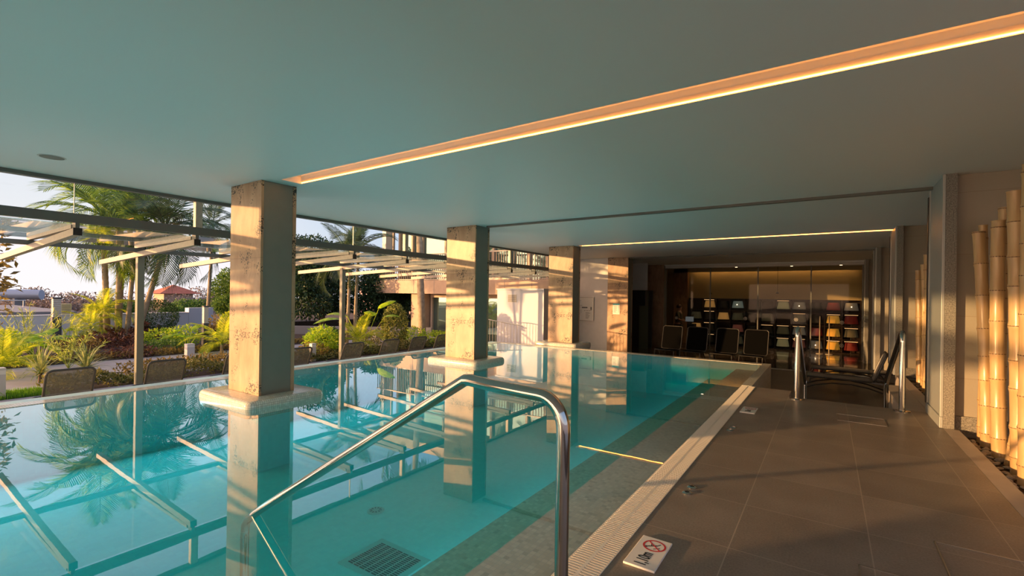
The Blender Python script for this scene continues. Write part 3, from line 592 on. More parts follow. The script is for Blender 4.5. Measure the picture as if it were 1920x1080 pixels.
# depth and no-diving plates
def sign(x, y, lab, rz=0):
    t = empty('depth_sign', (x, y, 0), lab, 'depth sign', 'pool depth signs', rz=rz)
    B().box(-0.08, 0.08, -0.16, 0.16, 0.0005, 0.012).build('plate', 'signwhite', t, bevel=0.003)
    def ell(k, n=40): a = 2*PI*k/n; return a
    b = B(); n = 40; vs = []
    for rr in (0.060, 0.050):
        for k in range(n): vs.append((0.008+rr*math.cos(2*PI*k/n), 0.075+rr*math.sin(2*PI*k/n), 0.0126))
    b.add(vs, [(k, (k+1) % n, n+(k+1) % n, n+k) for k in range(n)]); b.bar((-0.030, 0.112, 0.0124), (0.046, 0.038, 0.0124), 0.007, 0.0006); b.build('prohibition_ring', 'red', t)
    b = B()   # diving figure
    b.bar((-0.022, 0.055, 0.0122), (0.022, 0.085, 0.0122), 0.008, 0.0008); b.bar((0.022, 0.085, 0.0122), (0.034, 0.104, 0.0122), 0.006, 0.0008); b.bar((-0.004, 0.067, 0.0122), (-0.012, 0.092, 0.0122), 0.005, 0.0008)
    b.bar((0.012, 0.040, 0.0122), (0.040, 0.066, 0.0122), 0.005, 0.0008); b.lathe([(0.007, 0.0118), (0.007, 0.0126)], 12, (-0.028, 0.05, 0)); b.build('diver_figure', 'ink', t)
    f = bpy.data.curves.new('depth_text', 'FONT'); f.body = '1,10m'; f.size = 0.068; f.align_x = 'CENTER'; f.align_y = 'CENTER'; f.extrude = 0.0003; f.offset = 0.0012; f.materials.append(M['ink'])
    o = bpy.data.objects.new('depth_text', f); COL.objects.link(o); bpy.context.view_layer.update(); me = bpy.data.meshes.new_from_object(o.evaluated_get(bpy.context.evaluated_depsgraph_get())); bpy.data.objects.remove(o); o = bpy.data.objects.new('lettering', me); COL.objects.link(o); o.parent = t; o.location = (0.0, -0.075, 0.0126); o.rotation_euler.z = PI/2; o.scale = (0.8, 1.25, 1)
    return t
sign(-0.765, 2.455, 'white depth plate reading 1,10m with no diving symbol, in the foreground')
sign(-0.77, 6.28, 'white depth plate with a no diving symbol at the far end of the deck')
for (x, y, lab) in ((-0.786, 3.495, 'steel deck anchor ring by the grate, farther one of the near pair'), (-0.79, 3.375, 'steel deck anchor ring by the grate, nearer one of the near pair'),
                    (-0.80, 5.35, 'small steel deck anchor ring, farther one of the far pair'), (-0.81, 5.23, 'small steel deck anchor ring, nearer one of the far pair')):
    t = empty('deck_anchor', (x, y, 0), lab, 'deck anchor', 'steel deck anchors')
    B().lathe([(0.034, 0.0005), (0.034, 0.004), (0.024, 0.010), (0.016, 0.010), (0.015, 0.003)], 20).build('collar', 'chrome', t, smooth=True)
    B().lathe([(0.012, 0.004), (0.012, 0.006)], 12).build('socket', 'void', t)

# bamboo poles
def bamboo(base, top, r, lab, grp, seg=0.27, seed=1):
    g = random.Random(seed); base = Vector(base); top = Vector(top); Ln = (top-base).length
    t = empty('bamboo_pole', base, lab, 'bamboo pole', grp)
    d = (top-base); ax = d.normalized(); side = ax.cross(Vector((0, 1, 0))).normalized(); bow = g.uniform(-0.02, 0.02)
    pts, rs, nodes_ = [], [], []; s = 0.0; sg = seg*0.6*g.uniform(.8, 1.2)
    while s < Ln:
        e = min(s+sg, Ln)
        for q, rr in ((0.03, 1.05), (0.10, 0.97), (0.5, 0.955), (0.90, 0.98), (0.97, 1.06)):
            z = s+(e-s)*q; pts.append(ax*z+side*bow*math.sin(PI*z/Ln)); rs.append(r*rr*(1.03-0.12*z/Ln))
        nodes_.append(e); s = e; sg = seg*g.uniform(0.85, 1.25)
    B().tube(pts, rs, 16).build('culm', 'bamboo', t, smooth=True)
    for z in nodes_[:-1]:
        c = ax*z+side*bow*math.sin(PI*z/Ln); rr = r*1.075*(1.03-0.12*z/Ln); B().tube([c-ax*0.005, c, c+ax*0.005], [rr*.97, rr, rr*.97], 16).build('node_ring', 'node_ring', t, smooth=True)
G1 = 'tall bamboo poles in the near planter'; G2 = 'bamboo poles in the far planter'
nb = [((1.31, 6.60, -.08), (1.30, 6.62, 2.13), .040, 'leftmost near bamboo pole at the back, mostly hidden by the one in front'),
      ((1.32, 6.44, -.08), (1.25, 6.52, 2.05), .055, 'near bamboo pole leaning left, second from the left, in front of the back one'),
      ((1.36, 6.26, -.08), (1.37, 6.25, 2.24), .045, 'near bamboo pole standing just behind the third one, with a taller top'),
      ((1.32, 6.06, -.08), (1.30, 6.10, 2.10), .055, 'thick upright near bamboo pole, third from the left'),
      ((1.47, 5.52, -.08), (1.36, 6.00, 2.19), .035, 'thin dark bamboo pole leaning across behind the others'),
      ((1.33, 5.82, -.08), (1.46, 5.50, 2.02), .036, 'thin near bamboo pole leaning right behind the thickest pair'),
      ((1.33, 5.54, -.08), (1.27, 5.50, 2.27), .060, 'very thick near bamboo pole with the tallest top, second from the right edge'),
      ((1.31, 5.28, -.08), (1.29, 5.22, 2.42), .060, 'very thick near bamboo pole at the right edge of the picture')]
for i, (a, b_, r, lab) in enumerate(nb): bamboo(a, b_, r, lab, G1, seed=i+3)
fbm = [((1.30, 10.35, -.08), (1.28, 10.5, 1.87), .050, 'leftmost bamboo pole of the far bunch, with the lowest top'), ((1.30, 10.0, -.08), (1.29, 10.1, 1.95), .045, 'bamboo pole second from the left in the far bunch'),
       ((1.30, 9.72, -.08), (1.29, 9.70, 2.08), .060, 'tallest and thickest bamboo pole of the far bunch'), ((1.28, 9.35, -.08), (1.27, 9.30, 1.92), .050, 'rightmost bamboo pole of the far bunch, half hidden by the pier')]
for i, (a, b_, r, lab) in enumerate(fbm): bamboo(a, b_, r, lab, G2, seg=0.33, seed=i+30)
# pebbles
pv = []
for k in range(3):
    g = random.Random(50+k); b = B(); n, m_ = 10, 6; vs = []
    for i in range(1, m_):
        for j in range(n):
            a = 2*PI*j/n; th = PI*i/m_; rr = 1+g.uniform(-.1, .1); vs.append((rr*math.sin(th)*math.cos(a), 0.72*rr*math.sin(th)*math.sin(a), 0.45*math.cos(th)))
    vs += [(0, 0, .45), (0, 0, -.45)]; fs = [((i)*n+j, (i+1)*n+j, (i+1)*n+(j+1) % n, i*n+(j+1) % n) for i in range(m_-2) for j in range(n)]
    fs += [(len(vs)-2, j, (j+1) % n) for j in range(n)]+[(len(vs)-1, (m_-2)*n+(j+1) % n, (m_-2)*n+j) for j in range(n)]
    o = b.add(vs, fs).build('pebble', 'pebble', smooth=True); pv.append(o.data); bpy.data.objects.remove(o)
g = random.Random(5); placed = []
def pebbles(x0, x1, y0, y1, n, lab, grp):
    k = 0; tries = 0
    while k < n and tries < 9000:
        tries += 1; s = g.uniform(0.022, 0.05); x = g.uniform(x0+s, x1); y = g.uniform(y0, y1)
        if any((x-a)**2+(y-b_)**2 < (0.8*(s+q))**2 for a, b_, q in placed): continue
        if any(math.hypot(x-a[0][0], y-a[0][1]) < a[2]+s for a in nb+fbm): continue
        placed.append((x, y, s)); o = bpy.data.objects.new('pebble', g.choice(pv)); COL.objects.link(o)
        o.scale = (s, s*g.uniform(.8, 1.1), s*g.uniform(.7, 1.2)); o.location = (x, y, -0.08+0.40*o.scale[2]); o.rotation_euler = (g.uniform(-.2, .2), g.uniform(-.2, .2), g.uniform(0, 6.3)); tag(o, lab, 'pebble', grp); k += 1
pebbles(1.165, 1.75, 4.7, 6.60, 190, 'smooth river pebble on the soil of the near bamboo planter', 'pebbles in the near planter')
pebbles(1.165, 1.5, 8.4, 10.6, 60, 'smooth river pebble on the soil of the far bamboo planter', 'pebbles in the far planter')

# framed notice and small notice
t = empty('framed_notice', (-7.36, 15.72, 0.88), 'framed white notice board with small print on the white wall', 'notice board')
B().box(-0.34, 0.34, -0.035, -0.001, -0.41, 0.41).build('board', 'paper', t); b = B(); b.box(-0.36, -0.341, -0.05, -0.001, -0.43, 0.43); b.box(0.341, 0.36, -0.05, -0.001, -0.43, 0.43); b.box(-0.34, 0.34, -0.05, -0.001, 0.411, 0.43); b.box(-0.34, 0.34, -0.05, -0.001, -0.43, -0.411); b.build('frame', 'steel', t)
b = B(); g = random.Random(9)
b.box(-0.10, 0.12, -0.037, -0.0352, 0.03, 0.075); b.box(0.24, 0.29, -0.037, -0.0352, -0.03, 0.08)
for i in range(6): b.box(0.0+i*.05, 0.025+i*.05, -0.037, -0.0352, -0.07+.01*(i % 2), -0.045)
for i in range(9): b.box(-0.28, -0.28+g.uniform(.1, .2), -0.037, -0.0352, 0.3-i*.06, 0.308-i*.06); b.box(0.05, 0.05+g.uniform(.1, .22), -0.037, -0.0352, -0.12-i*.028, -0.112-i*.028)
b.build('printed_lines', 'greyink', t)
t = empty('small_notice', (-6.09, 15.549, 0.92), 'small white notice with a turquoise header on the fourth travertine column', 'notice')
B().box(-0.125, 0.125, -0.006, -0.001, -0.19, 0.19).build('sheet', 'paper', t); B().box(-0.12, 0.12, -0.008, -0.0065, 0.13, 0.185).build('header_band', 'cyan', t)
b = B()
for i in range(8): b.box(-0.09, g.uniform(-.02, .05), -0.0075, -0.0062, 0.09-i*.03, 0.10-i*.03); b.box(0.08, 0.10, -0.0075, -0.0062, 0.09-i*.03, 0.103-i*.03)
b.build('printed_lines', 'greyink', t)
t = empty('ceiling_speaker', (-6.62, 1.35, CEIL), 'flush round speaker in the ceiling at the left edge', 'ceiling speaker')
B().lathe([(0.11, -0.004), (0.11, -0.0005)], 32).build('rim', 'lightgrey', t); B().lathe([(0.095, -0.007), (0.095, -0.0045)], 32).build('grille', 'panel', t)

# ------------------------------------------------------------------ seats
def sling_panel(parent, name, m, origin, ax_t, w, Ln, r, thick=0.012, frame_m='greyframe', fr=0.016, frame_name='frame', sub=True):
    """rounded rectangular frame with fabric, spanning y and the direction ax_t from origin"""
    o = Vector(origin); T = Vector(ax_t).normalized(); Y = Vector((0, 1, 0)); Nn = T.cross(Y)
    pl = rrect(w, Ln, r, 5); P = lambda a, t_, k=0: tuple(o+Y*a+T*(t_+Ln/2)+Nn*k)
    f = B().tube([P(a, t_) for a, t_ in pl], fr, 8, closed=True).build(frame_name, frame_m, parent, smooth=True)
    q = rrect(w-2*fr, Ln-2*fr, max(r-fr, 0.01), 5)
    B().extrude(q, lambda a, t_: P(a, t_, -thick/2), lambda a, t_: P(a, t_, thick/2)).build(name, m, parent)
    return f
def chair(name, loc, rz, lab, cat, grp, seat_h=0.36, depth=0.5, w=0.54, back=0.45, ang=62, fm='greyframe', sm='slinggrey'):
    t = empty(name, loc, lab, cat, grp, rz)
    a = math.radians(ang)
    sling_panel(t, 'seat', sm, (-depth, 0, seat_h+0.01), (1, 0, -0.03), w, depth, 0.05, frame_m=fm, frame_name='seat_frame')
    sling_panel(t, 'backrest', sm, (0.02, 0, seat_h), (math.cos(a), 0, math.sin(a)), w, back, 0.07, frame_m=fm, frame_name='back_frame')
    for s in (-1, 1):
        y = s*(w/2-0.01)
        B().tube([(-depth+0.02, y, seat_h-0.01), (-depth-0.02, y, seat_h*0.5), (-depth-0.05, y, 0.004)], 0.014, 8).build('leg', fm, t, smooth=True)
        B().tube([(-depth*0.45, y, seat_h-0.02), (-0.1, y, seat_h*0.62), (0.08, y, 0.004)], 0.014, 8).build('leg', fm, t, smooth=True)
        B().tube([(-depth-0.035, y, 0.16), (-0.05, y, 0.16)], 0.010, 8).build('brace', fm, t, smooth=True)
    B().tube([(-depth-0.035, -w/2, 0.16), (-depth-0.035, w/2, 0.16)], 0.010, 8).build('stretcher', fm, t, smooth=True)
    KIDS[t.name] = list(t.children); return t
OL = ['mesh garden chair outside, leftmost one with its whole back in view', 'mesh garden chair outside, just right of the first canopy post', 'mesh garden chair outside, hidden behind the nearest column',
      'mesh garden chair outside, seen at the right side of the nearest column', 'mesh garden chair outside, just right of the second canopy post', 'mesh garden chair outside, in front of the dark cone shaped bush',
      'mesh garden chair outside, in front of the grey palm trunk', 'mesh garden chair outside, half hidden by the left edge of the middle column', 'mesh garden chair outside, farthest along the terrace']
c0 = None
GC = 'mesh chairs on the garden terrace'
for i, y in enumerate((1.96, 3.08, 4.2, 5.30, 6.56, 7.60, 8.52, 9.42, 10.4)):
    if c0 is None:
        c0 = chair('garden_chair', (-8.72, y, TZ), 0, OL[i], 'chair', GC, seat_h=0.20, back=0.50, ang=67, w=0.50, sm='openmesh'); c = c0
    else:
        c = copy_tree(c0); c.location.y = y; c['label'] = OL[i]
IL = ['black mesh chair beyond the pool, leftmost of four, in front of the brown column', 'black mesh chair beyond the pool, second from the left', 'black mesh chair beyond the pool, third from the left', 'black mesh chair beyond the pool, rightmost of four']
k0 = None
for i, x in enumerate((-4.12, -3.36, -2.50, -1.72)):
    if k0 is None: k0 = chair('mesh_chair', (x, 15.2, LOW), PI/2-0.1, IL[i], 'chair', 'black mesh chairs beyond the pool', seat_h=0.46, back=0.74, ang=76, w=0.62, depth=0.55, fm='black', sm='blackmesh'); k = k0
    else: k = copy_tree(k0); k.location.x = x; k['label'] = IL[i]
def lounger(loc, ang, lab, rz=0):
    t = empty('sun_lounger', loc, lab, 'sun lounger', 'grey sun loungers', rz); H = 0.37; w = 0.62; Ls = 1.20; a = math.radians(ang)
    sling_panel(t, 'seat', 'slinggrey', (0, 0, H), (1, 0, -0.02), w, Ls, 0.05, frame_name='seat_frame', fr=0.02)
    sling_panel(t, 'backrest', 'slinggrey', (Ls+0.03, 0, H-0.02), (math.cos(a), 0, math.sin(a)), w, 0.66, 0.08, frame_name='back_frame', fr=0.02)
    for s in (-1, 1):
        y = s*(w/2-0.005)
        B().tube([(0.03, y, H-0.01), (-0.01, y, H*0.5), (-0.04, y, 0.004)], 0.016, 8).build('leg', 'greyframe', t, smooth=True)
        B().tube([(Ls+0.25, y, H-0.06), (Ls+0.33, y, 0.18), (Ls+0.36, y, 0.004)], 0.016, 8).build('leg', 'greyframe', t, smooth=True)
        B().tube([(-0.02, y, 0.10), (0.2, y, 0.19), (0.5, y, 0.255), (0.85, y, 0.26), (1.15, y, 0.215), (Ls+0.32, y, 0.09)], 0.016, 8).build('curved_brace', 'greyframe', t, smooth=True)
        B().bar((Ls, y, H-0.03), (Ls+0.28, y, H-0.05), 0.03, 0.03).build('side_rail', 'greyframe', t)
    B().tube([(-0.02, -w/2, 0.12), (-0.02, w/2, 0.12)], 0.012, 8).build('stretcher', 'greyframe', t)
    if ang > 20: B().tube([(Ls+0.15, 0.1, 0.50), (Ls+0.28, 0.1, H-0.05)], 0.012, 8).build('back_support', 'greyframe', t)
lounger((-0.40, 12.85, LOW), 70, 'grey sun lounger with raised backrest, the nearer of two beyond the steps')
lounger((-0.32, 14.35, LOW), 3, 'grey sun lounger lying flat, the farther of two beyond the steps')

# ------------------------------------------------------------------ person at a console in the shop
def skin_obj(name, m, verts, edges, radii, parent, root=0, sub=2):
    me = bpy.data.meshes.new(name); me.from_pydata(verts, edges, []); o = bpy.data.objects.new(name, me); COL.objects.link(o); o.parent = parent
    sk = o.modifiers.new('skin', 'SKIN'); sk.use_smooth_shade = True
    for i, r in enumerate(radii): me.skin_vertices[0].data[i].radius = (r, r) if not isinstance(r, tuple) else r
    me.skin_vertices[0].data[root].use_root = True
    ss = o.modifiers.new('subdiv', 'SUBSURF'); ss.levels = sub; ss.render_levels = sub; me.materials.append(M[m]); return o
def person(loc, rz, lab):
    t = empty('person', loc, lab, 'person', rz=rz)
    V = [(0, 0, .95), (0, 0, 1.12), (0, 0.02, 1.32), (0, 0.01, 1.46), (0, 0.03, 1.55), (0, 0.04, 1.64), (0, 0.045, 1.72),
         (-.17, 0, 1.42), (-.22, .05, 1.16), (-.16, .27, 1.10), (-.14, .33, 1.10), (.17, 0, 1.42), (.22, .05, 1.16), (.16, .27, 1.10), (.14, .33, 1.10),
         (-.10, 0, .88), (-.11, .02, .50), (-.12, -.02, .09), (-.12, .12, .035), (.10, 0, .88), (.11, .02, .50), (.12, -.02, .09), (.12, .12, .035)]
    Ed = [(0, 1), (1, 2), (2, 3), (3, 4), (4, 5), (5, 6), (3, 7), (7, 8), (8, 9), (9, 10), (3, 11), (11, 12), (12, 13), (13, 14), (0, 15), (15, 16), (16, 17), (17, 18), (0, 19), (19, 20), (20, 21), (21, 22)]
    Rr = [.13, .12, .145, .075, .052, .085, .075, .055, .042, .03, .028, .055, .042, .03, .028, .08, .055, .04, .035, .08, .055, .04, .035]
    skin_obj('body', 'skin', V, Ed, Rr, t)
    # fingers on both hands
    for s in (-1, 1):
        vv, ee, rr = [(s*.14, .33, 1.10)], [], [.018]
        for k in range(4):
            a = len(vv); x = s*.14+(k-1.5)*.017; L1 = (.035, .042, .04, .03)[k]
            vv += [(x, .365, 1.10), (x, .365+L1, 1.095), (x, .365+L1*1.6, 1.08)]; ee += [(0, a), (a, a+1), (a+1, a+2)]; rr += [.009, .008, .007]
        a = len(vv); vv += [(s*.14-s*.03, .35, 1.095), (s*.14-s*.045, .375, 1.085)]; ee += [(0, a), (a, a+1)]; rr += [.010, .008]
        skin_obj('hand', 'skin', vv, ee, rr, t, sub=1)
    sv = [(0, 0, .93), (0, 0, 1.12), (0, 0.02, 1.32), (0, 0.01, 1.44), (-.17, 0, 1.41), (-.22, .05, 1.20), (.17, 0, 1.41), (.22, .05, 1.20)]
    skin_obj('shirt', 'shirt', sv, [(0, 1), (1, 2), (2, 3), (3, 4), (4, 5), (3, 6), (6, 7)], [.16, .145, .165, .10, .072, .06, .072, .06], t)
    tv = [(0, 0, .95), (-.10, 0, .86), (-.11, .02, .50), (-.12, -.02, .12), (.10, 0, .86), (.11, .02, .50), (.12, -.02, .12)]
    skin_obj('trousers', 'black', tv, [(0, 1), (1, 2), (2, 3), (0, 4), (4, 5), (5, 6)], [.145, .10, .07, .06, .10, .07, .06], t)
    h = B()
    n, m_ = 14, 8; vs = []
    for i in range(m_+1):
        th = 0.62*PI*i/m_
        for j in range(n): a = 2*PI*j/n; vs.append((0.098*math.sin(th)*math.cos(a), 0.02+0.108*math.sin(th)*math.sin(a)-0.02, 1.69+0.125*math.cos(th)))
    h.add(vs, [(i*n+j, (i+1)*n+j, (i+1)*n+(j+1) % n, i*n+(j+1) % n) for i in range(m_) for j in range(n)]).build('hair', 'hair', t, smooth=True)
person((-5.25, 20.55, LOW+.004), -PI/2, 'person with brown hair in dark olive top, standing behind the shop glass')
t = empty('console', (-4.75, 20.55, LOW+.004), 'dark console with a tilted screen in front of the standing person', 'console')
B().box(-0.10, 0.16, -0.25, 0.25, 0.0, 1.0).build('cabinet', 'black', t, bevel=0.01)
b = B(); b.bar((0.0, -0.22, 1.22), (0.0, 0.22, 1.22), 0.02, 0.34, (0.35, 0, 1)); b.build('monitor', 'black', t); b = B(); b.box(-0.16, 0.16, -0.26, -0.252, 1.10, 1.30); b.build('screen', 'screen', t)

# ================================================================== OUTSIDE
struct(B().box(-10.65, -8.11, -12, 14.0, -0.7, TZ).build('floor_terrace', 'terrace'))
struct(B().box(-14.6, -11.45, -12, 14.0, -0.7, TZ+0.01).build('path', 'path'))
struct(B().box(-11.449, -10.651, -12, 14.0, -0.7, TZ-0.02).box(-21.0, -14.601, -12, 14.0, -0.7, TZ+0.02).build('garden_bed', 'soil'))
struct(B().box(-120, -7.95, -60, 120, -1.2, -0.76).build('ground', 'soil'))
struct(B().box(-8.1, 40, -60, -10.01, -1.2, -0.3).box(2.61, 40, -10, 40, -1.2, -0.3).build('bounce_paving', 'coping'))  # unseen pale ground behind and right of camera, added to bounce light indoors
struct(B().box(-21.4, -21.05, -14, 8.3, -0.74, 0.46).box(-21.4, -21.05, 8.31, 9.2, -0.74, 0.66).box(-21.42, -21.03, -14, 8.3, 0.461, 0.49).build('garden_wall', 'exwhite'))
b = B(); b.bar((-20.5, 9.6, -0.4), (-13.6, 14.3, -0.4), 0.25, 0.7); struct(b.build('retaining_wall', 'exgrey'))
struct(B().box(-40, -21.6, -14, 22, -0.74, -0.1).build('terrain', 'soil'))

g = random.Random(11)
def leaf_quad(b, p, d, up, L_, W_, fold=0.25):
    d = d.normalized(); s = d.cross(up); s = s.normalized() if s.length > 1e-4 else Vector((1, 0, 0)); n = s.cross(d)
    a = p; c = p+d*L_; m1 = p+d*L_*.45+s*W_/2+n*W_*fold; m2 = p+d*L_*.45-s*W_/2+n*W_*fold; mm = p+d*L_*.5
    b.add([a, m1, c, m2], [(0, 1, 2, 3)])
def rv(): 
    while True:
        v = Vector((g.uniform(-1, 1), g.uniform(-1, 1), g.uniform(-1, 1)))
        if 0.05 < v.length < 1: return v.normalized()
def cloud(b, c, rad, n, size, shell=0.35, zmin=-1e9, droop=0.2):
    c = Vector(c)
    for _ in range(n):
        d = rv(); k = 1-shell*g.random()**1.6; p = Vector((d.x*rad[0]*k, d.y*rad[1]*k, d.z*rad[2]*k))
        if c.z+p.z < zmin: p.z = zmin-c.z+g.uniform(0, .1)
        dd = (d*0.9+rv()*0.9); dd.z -= droop; leaf_quad(b, c+p, dd, rv(), size*g.uniform(.6, 1.3), size*g.uniform(.35, .6))
def bush(name, loc, rad, n, size, m, lab, cat='bush', grp=None, stems=5, lift=None, trunk=0):
    t = empty(name, loc, lab, cat, grp); b = B(); zc = (rad[2] if lift is None else lift)
    cloud(b, (0, 0, zc), rad, n, size, 0.6 if trunk == 0 else .3, 0.02)
    b.build('foliage', LM[m], t)
    s = B()
    if trunk: s.tube([(0, 0, -.02), (0, 0, zc-rad[2]*.5)], trunk, 8); s.build('trunk', 'wood', t)
    else:
        for i in range(stems): a = g.uniform(0, 6.28); s.tube([(0.04*math.cos(a), 0.04*math.sin(a), -.02), (rad[0]*.5*math.cos(a), rad[1]*.5*math.sin(a), zc)], 0.008, 5)
        s.build('stems', 'wood', t)
    return t
def tree(loc, blobs, size, m, lab, trunk_h, tr, grp='trees beyond the garden', name='garden_tree'):
    t = empty(name, loc, lab, 'tree', grp); b = B()
    for (cx, cy_, cz, rx, ry, rz_, n) in blobs:
        cloud(b, (cx, cy_, cz), (rx, ry, rz_), n, size, 0.45)
    b.build('crown', LM[m], t); s = B(); s.tube([(0, 0, -.1), (0.05, 0.05, trunk_h*.6), (0, 0.1, trunk_h)], [tr, tr*.8, tr*.5], 8)
    for (cx, cy_, cz, rx, ry, rz_, n) in blobs: s.tube([(0, 0.1, trunk_h*.7), (cx*.6, cy_*.6, cz*.8), (cx, cy_, cz)], [tr*.5, tr*.3, tr*.12], 6)
    s.build('trunk', 'wood', t); return t
# ---- palms
def frond_mesh(name, m, Ln=1.0, droop=1.0, nl=36, ll=0.36, curl=0.6, wid=0.022, seed=1):
    q = random.Random(seed); b = B(); pts = []; p = Vector((0, 0, 0)); a = 0.0; N_ = 24
    for i in range(N_+1):
        pts.append(p.copy()); t = i/N_; a = -droop*(t**1.4)*1.9; p = p+Vector((math.cos(a), 0, math.sin(a)))*(Ln/N_)
    b.tube(pts, [0.012*(1-.85*i/N_) for i in range(N_+1)], 5)
    for i in range(nl):
        t = 0.14+0.86*i/(nl-1); k = t*N_; j = min(int(k), N_-1); f = k-j; o = pts[j].lerp(pts[j+1], f); T = (pts[j+1]-pts[j]).normalized(); Nn = Vector((-T.z, 0, T.x))
        L1 = ll*Ln*(math.sin(PI*(0.12+0.83*t))**0.7)*q.uniform(.85, 1.1)
        for s in (-1, 1):
            d = (Vector((0, s, 0))*1.0+T*(0.55+0.9*t)+Nn*(0.35-curl*0.2)).normalized(); mid = o+d*L1*.5; e = mid+(d*0.9-Vector((0, 0, curl*q.uniform(.7, 1.3)))).normalized()*L1*.5
            w = T*(wid*Ln*.5); b.add([o-w*.5, o+w*.5, mid+w, mid-w, e], [(0, 1, 2, 3), (3, 2, 4)])
    o = b.build(name, LM[m] if m in LM else m); me = o.data; bpy.data.objects.remove(o); return me
FR = {}
for m in ('palm', 'palmdark', 'yellowpalm', 'spiky'):
    FR[m] = [frond_mesh('frond', m, droop=dp, curl=cu, ll=ll, seed=i) for i, (dp, cu, ll) in enumerate(((0.75, .7, .38), (1.05, .9, .40), (1.25, 1.1, .40), (0.45, .45, .34)))]
def crown(t, top, n, Ln, m, up=(10, 75), low=-25, seed=1, sway=0.0):
    q = random.Random(seed)
    for i in range(n):
        az = 2*PI*(i*0.381966)+q.uniform(-.25, .25); k = i/(n-1); el = math.radians(up[1]+(low-up[1])*k**0.9+q.uniform(-8, 8))
        me = FR[m][3 if el > 0.9 else (0 if el > 0.4 else (1 if el > 0 else 2))]
        o = bpy.data.objects.new('frond', me); COL.objects.link(o); o.parent = t; o.location = top
        L1 = Ln*q.uniform(.85, 1.1); o.scale = (L1,)*3; o.rotation_euler = (q.uniform(-.2, .2), -el, az)
def palm(loc, top, r, n, Ln, m, lab, seed, grp='palms in the garden', rings=True, shaft=0.5, bend=0.1, cat='palm tree', up=(10, 75), low=-25, name='palm_tree'):
    q = random.Random(seed); t = empty(name, loc, lab, cat, grp); T = Vector(top); nseg = 40; pts = []; rs = []
    for i in range(nseg+1):
        k = i/nseg; p = Vector((T.x*(k+bend*math.sin(PI*k)), T.y*(k-bend*math.sin(PI*k)), T.z*k)); pts.append(p); rs.append(r*(1.15-0.35*k)*(1.0+(0.06 if i % 2 else -0.03)))
    pts[0].z = -0.02
    B().tube(pts, rs, 10).build('trunk', 'bark', t, smooth=True)
    if shaft: B().tube([T, T+Vector((0, 0, shaft*.5)), T+Vector((0, 0, shaft))], [r*.85, r*.8, r*.35], 10).build('crownshaft', LM['mid'], t, smooth=True)
    crown(t, tuple(T+Vector((0, 0, shaft*.9))), n, Ln, m, up, low, seed)
    return t
BZ = TZ+0.02
palm((-19.75, 5.42, BZ), (-0.15, -0.10, 3.7), .085, 17, 2.4, 'palm', 'tall garden palm with bright sunlit crown, leftmost of the clump', 1)
palm((-19.5, 5.62, BZ), (0.0, 0.02, 3.1), .08, 15, 2.2, 'palm', 'garden palm second from the left in the clump, with a lower crown', 2)
palm((-19.9, 5.75, BZ), (-0.3, 0.3, 4.2), .08, 14, 2.1, 'palm', 'garden palm with a darker high crown at the back of the clump', 3)
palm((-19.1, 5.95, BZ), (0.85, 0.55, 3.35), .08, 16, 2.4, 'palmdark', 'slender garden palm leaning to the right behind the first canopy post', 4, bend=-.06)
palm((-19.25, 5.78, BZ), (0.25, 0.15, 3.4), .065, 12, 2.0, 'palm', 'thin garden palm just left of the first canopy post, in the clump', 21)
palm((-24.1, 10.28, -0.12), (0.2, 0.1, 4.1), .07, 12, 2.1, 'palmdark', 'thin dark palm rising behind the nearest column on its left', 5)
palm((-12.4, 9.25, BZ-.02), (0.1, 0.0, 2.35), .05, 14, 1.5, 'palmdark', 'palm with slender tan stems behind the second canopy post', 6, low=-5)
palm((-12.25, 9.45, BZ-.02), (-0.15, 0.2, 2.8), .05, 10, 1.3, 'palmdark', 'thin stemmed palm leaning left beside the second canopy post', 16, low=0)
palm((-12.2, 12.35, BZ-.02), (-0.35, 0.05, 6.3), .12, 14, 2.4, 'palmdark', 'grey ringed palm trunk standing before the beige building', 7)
palm((-18.9, 4.8, BZ), (-0.1, 0.0, 0.5), .05, 10, 0.9, 'yellowpalm', 'low yellow green palm left of the palm clump', 8, shaft=.1, low=-10)
palm((-19.3, 5.15, BZ), (-0.1, 0.0, 0.9), .05, 12, 1.1, 'yellowpalm', 'yellow green palm growing at the foot of the tall clump', 9, shaft=.1, low=-10)
palm((-11.7, 9.15, BZ-.02), (0.02, 0, 0.25), .03, 9, 1.0, 'yellowpalm', 'young palm with drooping lime fronds right of the second canopy post', 12, shaft=.05, low=10)
palm((-13.9, 6.3, BZ-.01), (0.02, 0, 0.25), .04, 13, 1.05, 'yellowpalm', 'bushy lime green palm at the left side of the nearest column', 13, shaft=.05, low=0)
palm((-13.3, 2.05, BZ-.01), (0, 0, 0.15), .04, 14, 0.9, 'yellowpalm', 'low lime palm at the left edge of the garden', 14, shaft=.05, low=5)
# ---- strap leaved plants
def strap(loc, n, Ln, m, lab, wid=0.03, cat='spiky plant', grp='spiky plants', stem=0.0, seed=1, name='spiky_plant', el=(5, 85), droop=.8):
    q = random.Random(seed); t = empty(name, loc, lab, cat, grp); b = B()
    for i in range(n):
        az = q.uniform(0, 6.283); e = math.radians(q.uniform(*el)); d = Vector((math.cos(az)*math.cos(e), math.sin(az)*math.cos(e), math.sin(e))); s = Vector((-math.sin(az), math.cos(az), 0)); p = Vector((0, 0, stem)); L1 = Ln*q.uniform(.6, 1.1)
        pr = None
        for k in range(6):
            w = wid*(1-k/5.0)**.6*.5+.001; cur = (p-s*w, p+s*w)
            if pr: b.add([pr[0], pr[1], cur[1], cur[0]], [(0, 1, 2, 3)])
            pr = cur; p = p+d*(L1/5); d = (d+Vector((0, 0, -droop*.22*(k+1)*.5))).normalized()
    b.build('leaves', LM[m], t); B().tube([(0, 0, -.03), (0, 0, stem+.02)], 0.03, 8).build('stem', 'wood', t); return t
